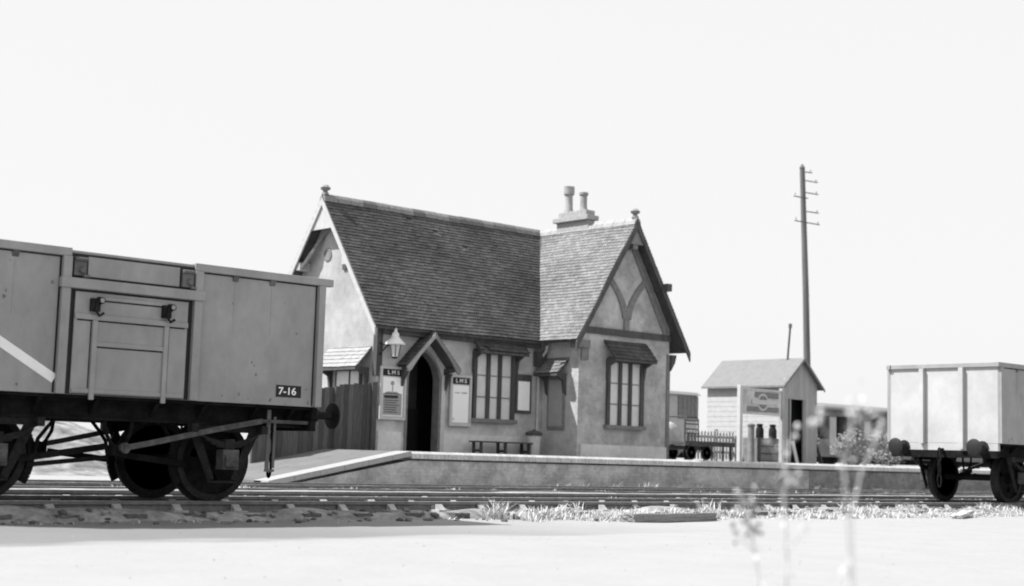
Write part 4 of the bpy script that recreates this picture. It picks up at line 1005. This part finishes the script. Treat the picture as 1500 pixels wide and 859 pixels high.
bush('bush', 'broad scrubby bush close behind the right-hand wagon', (46.2, 30.8, .62), 1.2, 1.35, 1800, M['weedd'], 5)

# ------------------------------------------------------------------ lying timbers by the siding
def lying(name, label, p0, p1, w_, h, mat, cat):
    bm = BM(); p0, p1 = Vector(p0), Vector(p1); n = 14; rnd = random.Random(5)
    for i in range(1): bar(bm, p0, p1, w_, h)
    bmesh.ops.subdivide_edges(bm, edges=bm.edges[:], cuts=5, use_grid_fill=True)
    for v in bm.verts: v.co += Vector((rnd.uniform(-1, 1) * .015, rnd.uniform(-1, 1) * .012, rnd.uniform(-1, .5) * .014))
    return tag(obj(name, bm, mat), label, cat)
lying('old_sleeper', 'old grey sleeper lying on the pale ground in front of the track', (14.35, 13.65, -.155), (16.15, 13.75, -.145), .24, .11, M['slab'], 'sleeper')
lying('short_plank', 'short pale plank lying at a slant near the right-hand wagon', (22.3, 13.6, -.17), (23.6, 14.15, -.11), .2, .05, M['timberl'], 'plank')

# ------------------------------------------------------------------ grass
rnd = random.Random(3)
def blade(bm, x, y, z, h, lean, w_):
    a = rnd.uniform(0, 2 * PI); d = Vector((math.cos(a), math.sin(a), 0)); s = Vector((-d.y, d.x, 0)) * w_
    p0 = Vector((x, y, z)); p1 = p0 + Vector((0, 0, h * .55)) + d * lean * .35; p2 = p0 + Vector((0, 0, h)) + d * lean
    v = [bm.verts.new(q) for q in (p0 - s, p0 + s, p1 + s * .7, p1 - s * .7, p2)]
    bm.faces.new(v[:4]); bm.faces.new((v[3], v[2], v[4]))
bm = BM()
def clump(x, y, r, h, n):
    z = (gz(x, y) if y < 14.6 else bz(x, y))
    for _ in range(n):
        q = rnd.gauss(0, r * .5); w_ = rnd.gauss(0, r * .4)
        blade(bm, x + q, y + w_, z - .02, h * rnd.uniform(.35, 1.0), h * rnd.uniform(.2, 1.2), rnd.uniform(.004, .010))
# along the near edge, starting about half way and thick to the right
for i in range(1100):
    x = rnd.uniform(12.4, 27.5); k = (.35 + .65 * noise.noise(Vector((x * .9, 0, 7)))) 
    dens = max(0, min(1, (x - 12.6) / 2.0)) * (1 if x < 16.8 or x > 18.2 else .6)
    if rnd.random() > dens * (.35 + .9 * max(0, k)): continue
    hh = .35 + 1.5 * max(0, .5 + noise.noise(Vector((x * 1.7, 3, 1)))) ** 1.5; clump(x, rnd.gauss(14.35, .25), .2, rnd.uniform(.03, .13) * hh, 40)
clump(12.75, 14.45, .17, .30, 160); clump(13.3, 14.2, .2, .22, 110); clump(14.6, 14.3, .25, .2, 140); clump(15.0, 14.3, .25, .22, 140); clump(15.4, 14.3, .22, .2, 130); clump(16.5, 14.1, .2, .24, 120); clump(16.2, 14.4, .25, .18, 120)
for i in range(60): clump(rnd.uniform(5, 13), rnd.gauss(14.4, .15), .08, rnd.uniform(.03, .07), 8)
for i in range(110): clump(rnd.uniform(10, 34), rnd.choice((17.7, 21.2)) + rnd.gauss(0, .25), .2, rnd.uniform(.03, .10), 14)
for i in range(40): clump(rnd.uniform(22, 36), rnd.gauss(24.3, .12), .15, rnd.uniform(.08, .25), 18)
tag(obj('dry_grass', bm, M['grass']), 'tufts of dry pale grass along the siding and between tracks', 'grass', kind='stuff')

# ------------------------------------------------------------------ tall weeds close to the camera
def weed(label, pts, seed, r=.006, leaves=14, heads=0, leaf=.05, mat=None, hmat=None, branch=4):
    rnd = random.Random(seed); t = thing('tall_weed', label, 'weed', group='tall weeds in the foreground')
    base = Vector(pts[0]); t.location = base
    P = [Vector(p) - base for p in pts]
    def at(k):
        f = k * (len(P) - 1); i = min(int(f), len(P) - 2); return P[i].lerp(P[i + 1], f - i)
    bm = BM(); tube(bm, [at(k / 14) for k in range(15)], r, 6, r * .4)
    tips = [at(1)]
    for b in range(branch):
        k = rnd.uniform(.45, .95); p = at(k); d = Vector((rnd.gauss(0, 1), rnd.gauss(0, 1), 2.2)).normalized() * rnd.uniform(.05, .14); tube(bm, [p, p + d * .5 + Vector((0, 0, -.01)), p + d], r * .5, 5, r * .25); tips.append(p + d)
    obj('stem', bm, mat or M['weed'], t)
    bm = BM()
    for i in range(leaves):
        p = at(rnd.uniform(.2, 1)) if rnd.random() < .6 else rnd.choice(tips) + Vector((rnd.gauss(0, .02), rnd.gauss(0, .02), rnd.gauss(0, .03)))
        a = Vector((rnd.gauss(0, 1), rnd.gauss(0, 1), rnd.uniform(-.3, .8))).normalized(); s = a.cross(Vector((0, 0, 1))).normalized() * .2; l = leaf * rnd.uniform(.6, 1.4)
        mid = p + a * l * .5 + Vector((0, 0, .01))
        v = [bm.verts.new(q) for q in (p, mid + s * l, p + a * l - Vector((0, 0, .012)), mid - s * l)]; bm.faces.new(v)
    obj('leaves', bm, mat or M['weed'], t)
    if heads:
        bm = BM()
        for i in range(heads):
            p = rnd.choice(tips + [at(rnd.uniform(.5, 1))]) + Vector((rnd.gauss(0, .012), rnd.gauss(0, .012), rnd.gauss(0, .02)))
            vs = bmesh.ops.create_icosphere(bm, subdivisions=1, radius=rnd.uniform(.006, .013))['verts']
            for v in vs: v.co += p
        obj('seed_heads', bm, hmat or M['weedd'], t)['kind'] = 'stuff'
def G(x, y, d):    # the ray point dropped on the ground
    p = pix(x, y, d); return (p.x, p.y, GZ)
weed('tall pale weed at the left of the foreground group, with blurred leafy top', [G(1152, 700, 5.2), pix(1152, 800, 5.2), pix(1148, 720, 5.2), pix(1153, 685, 5.2), pix(1147, 650, 5.2)], 1, .006, 26, 4, .035, hmat=M['weed'], branch=6)
weed('tallest pale weed with a thin straight stem at centre of the foreground group', [G(1246, 700, 4.6), pix(1246, 850, 4.6), pix(1240, 740, 4.6), pix(1236, 690, 4.6), pix(1244, 645, 4.6), pix(1250, 605, 4.6)], 2, .005, 22, 4, .035, hmat=M['weed'], branch=5)
weed('pale weed leaning right, its broad leaves in front of the carriage', [G(1262, 700, 4.9), pix(1246, 760, 4.9), pix(1262, 690, 4.9), pix(1285, 645, 4.9), pix(1292, 625, 4.9)], 9, .005, 14, 3, .045, hmat=M['weed'], branch=3)
weed('short weed with dark seed heads low in front of the old sleeper', [G(1112, 700, 5.6), pix(1112, 850, 5.6), pix(1105, 805, 5.6), pix(1096, 770, 5.6), pix(1090, 735, 5.6)], 4, .005, 14, 34, .035, branch=5)
weed('thin arching weed stem low at right of the dark-headed one', [G(1150, 700, 5.0), pix(1150, 850, 5.0), pix(1155, 810, 5.0), pix(1168, 785, 5.0)], 5, .004, 6, 0, .03, branch=1)
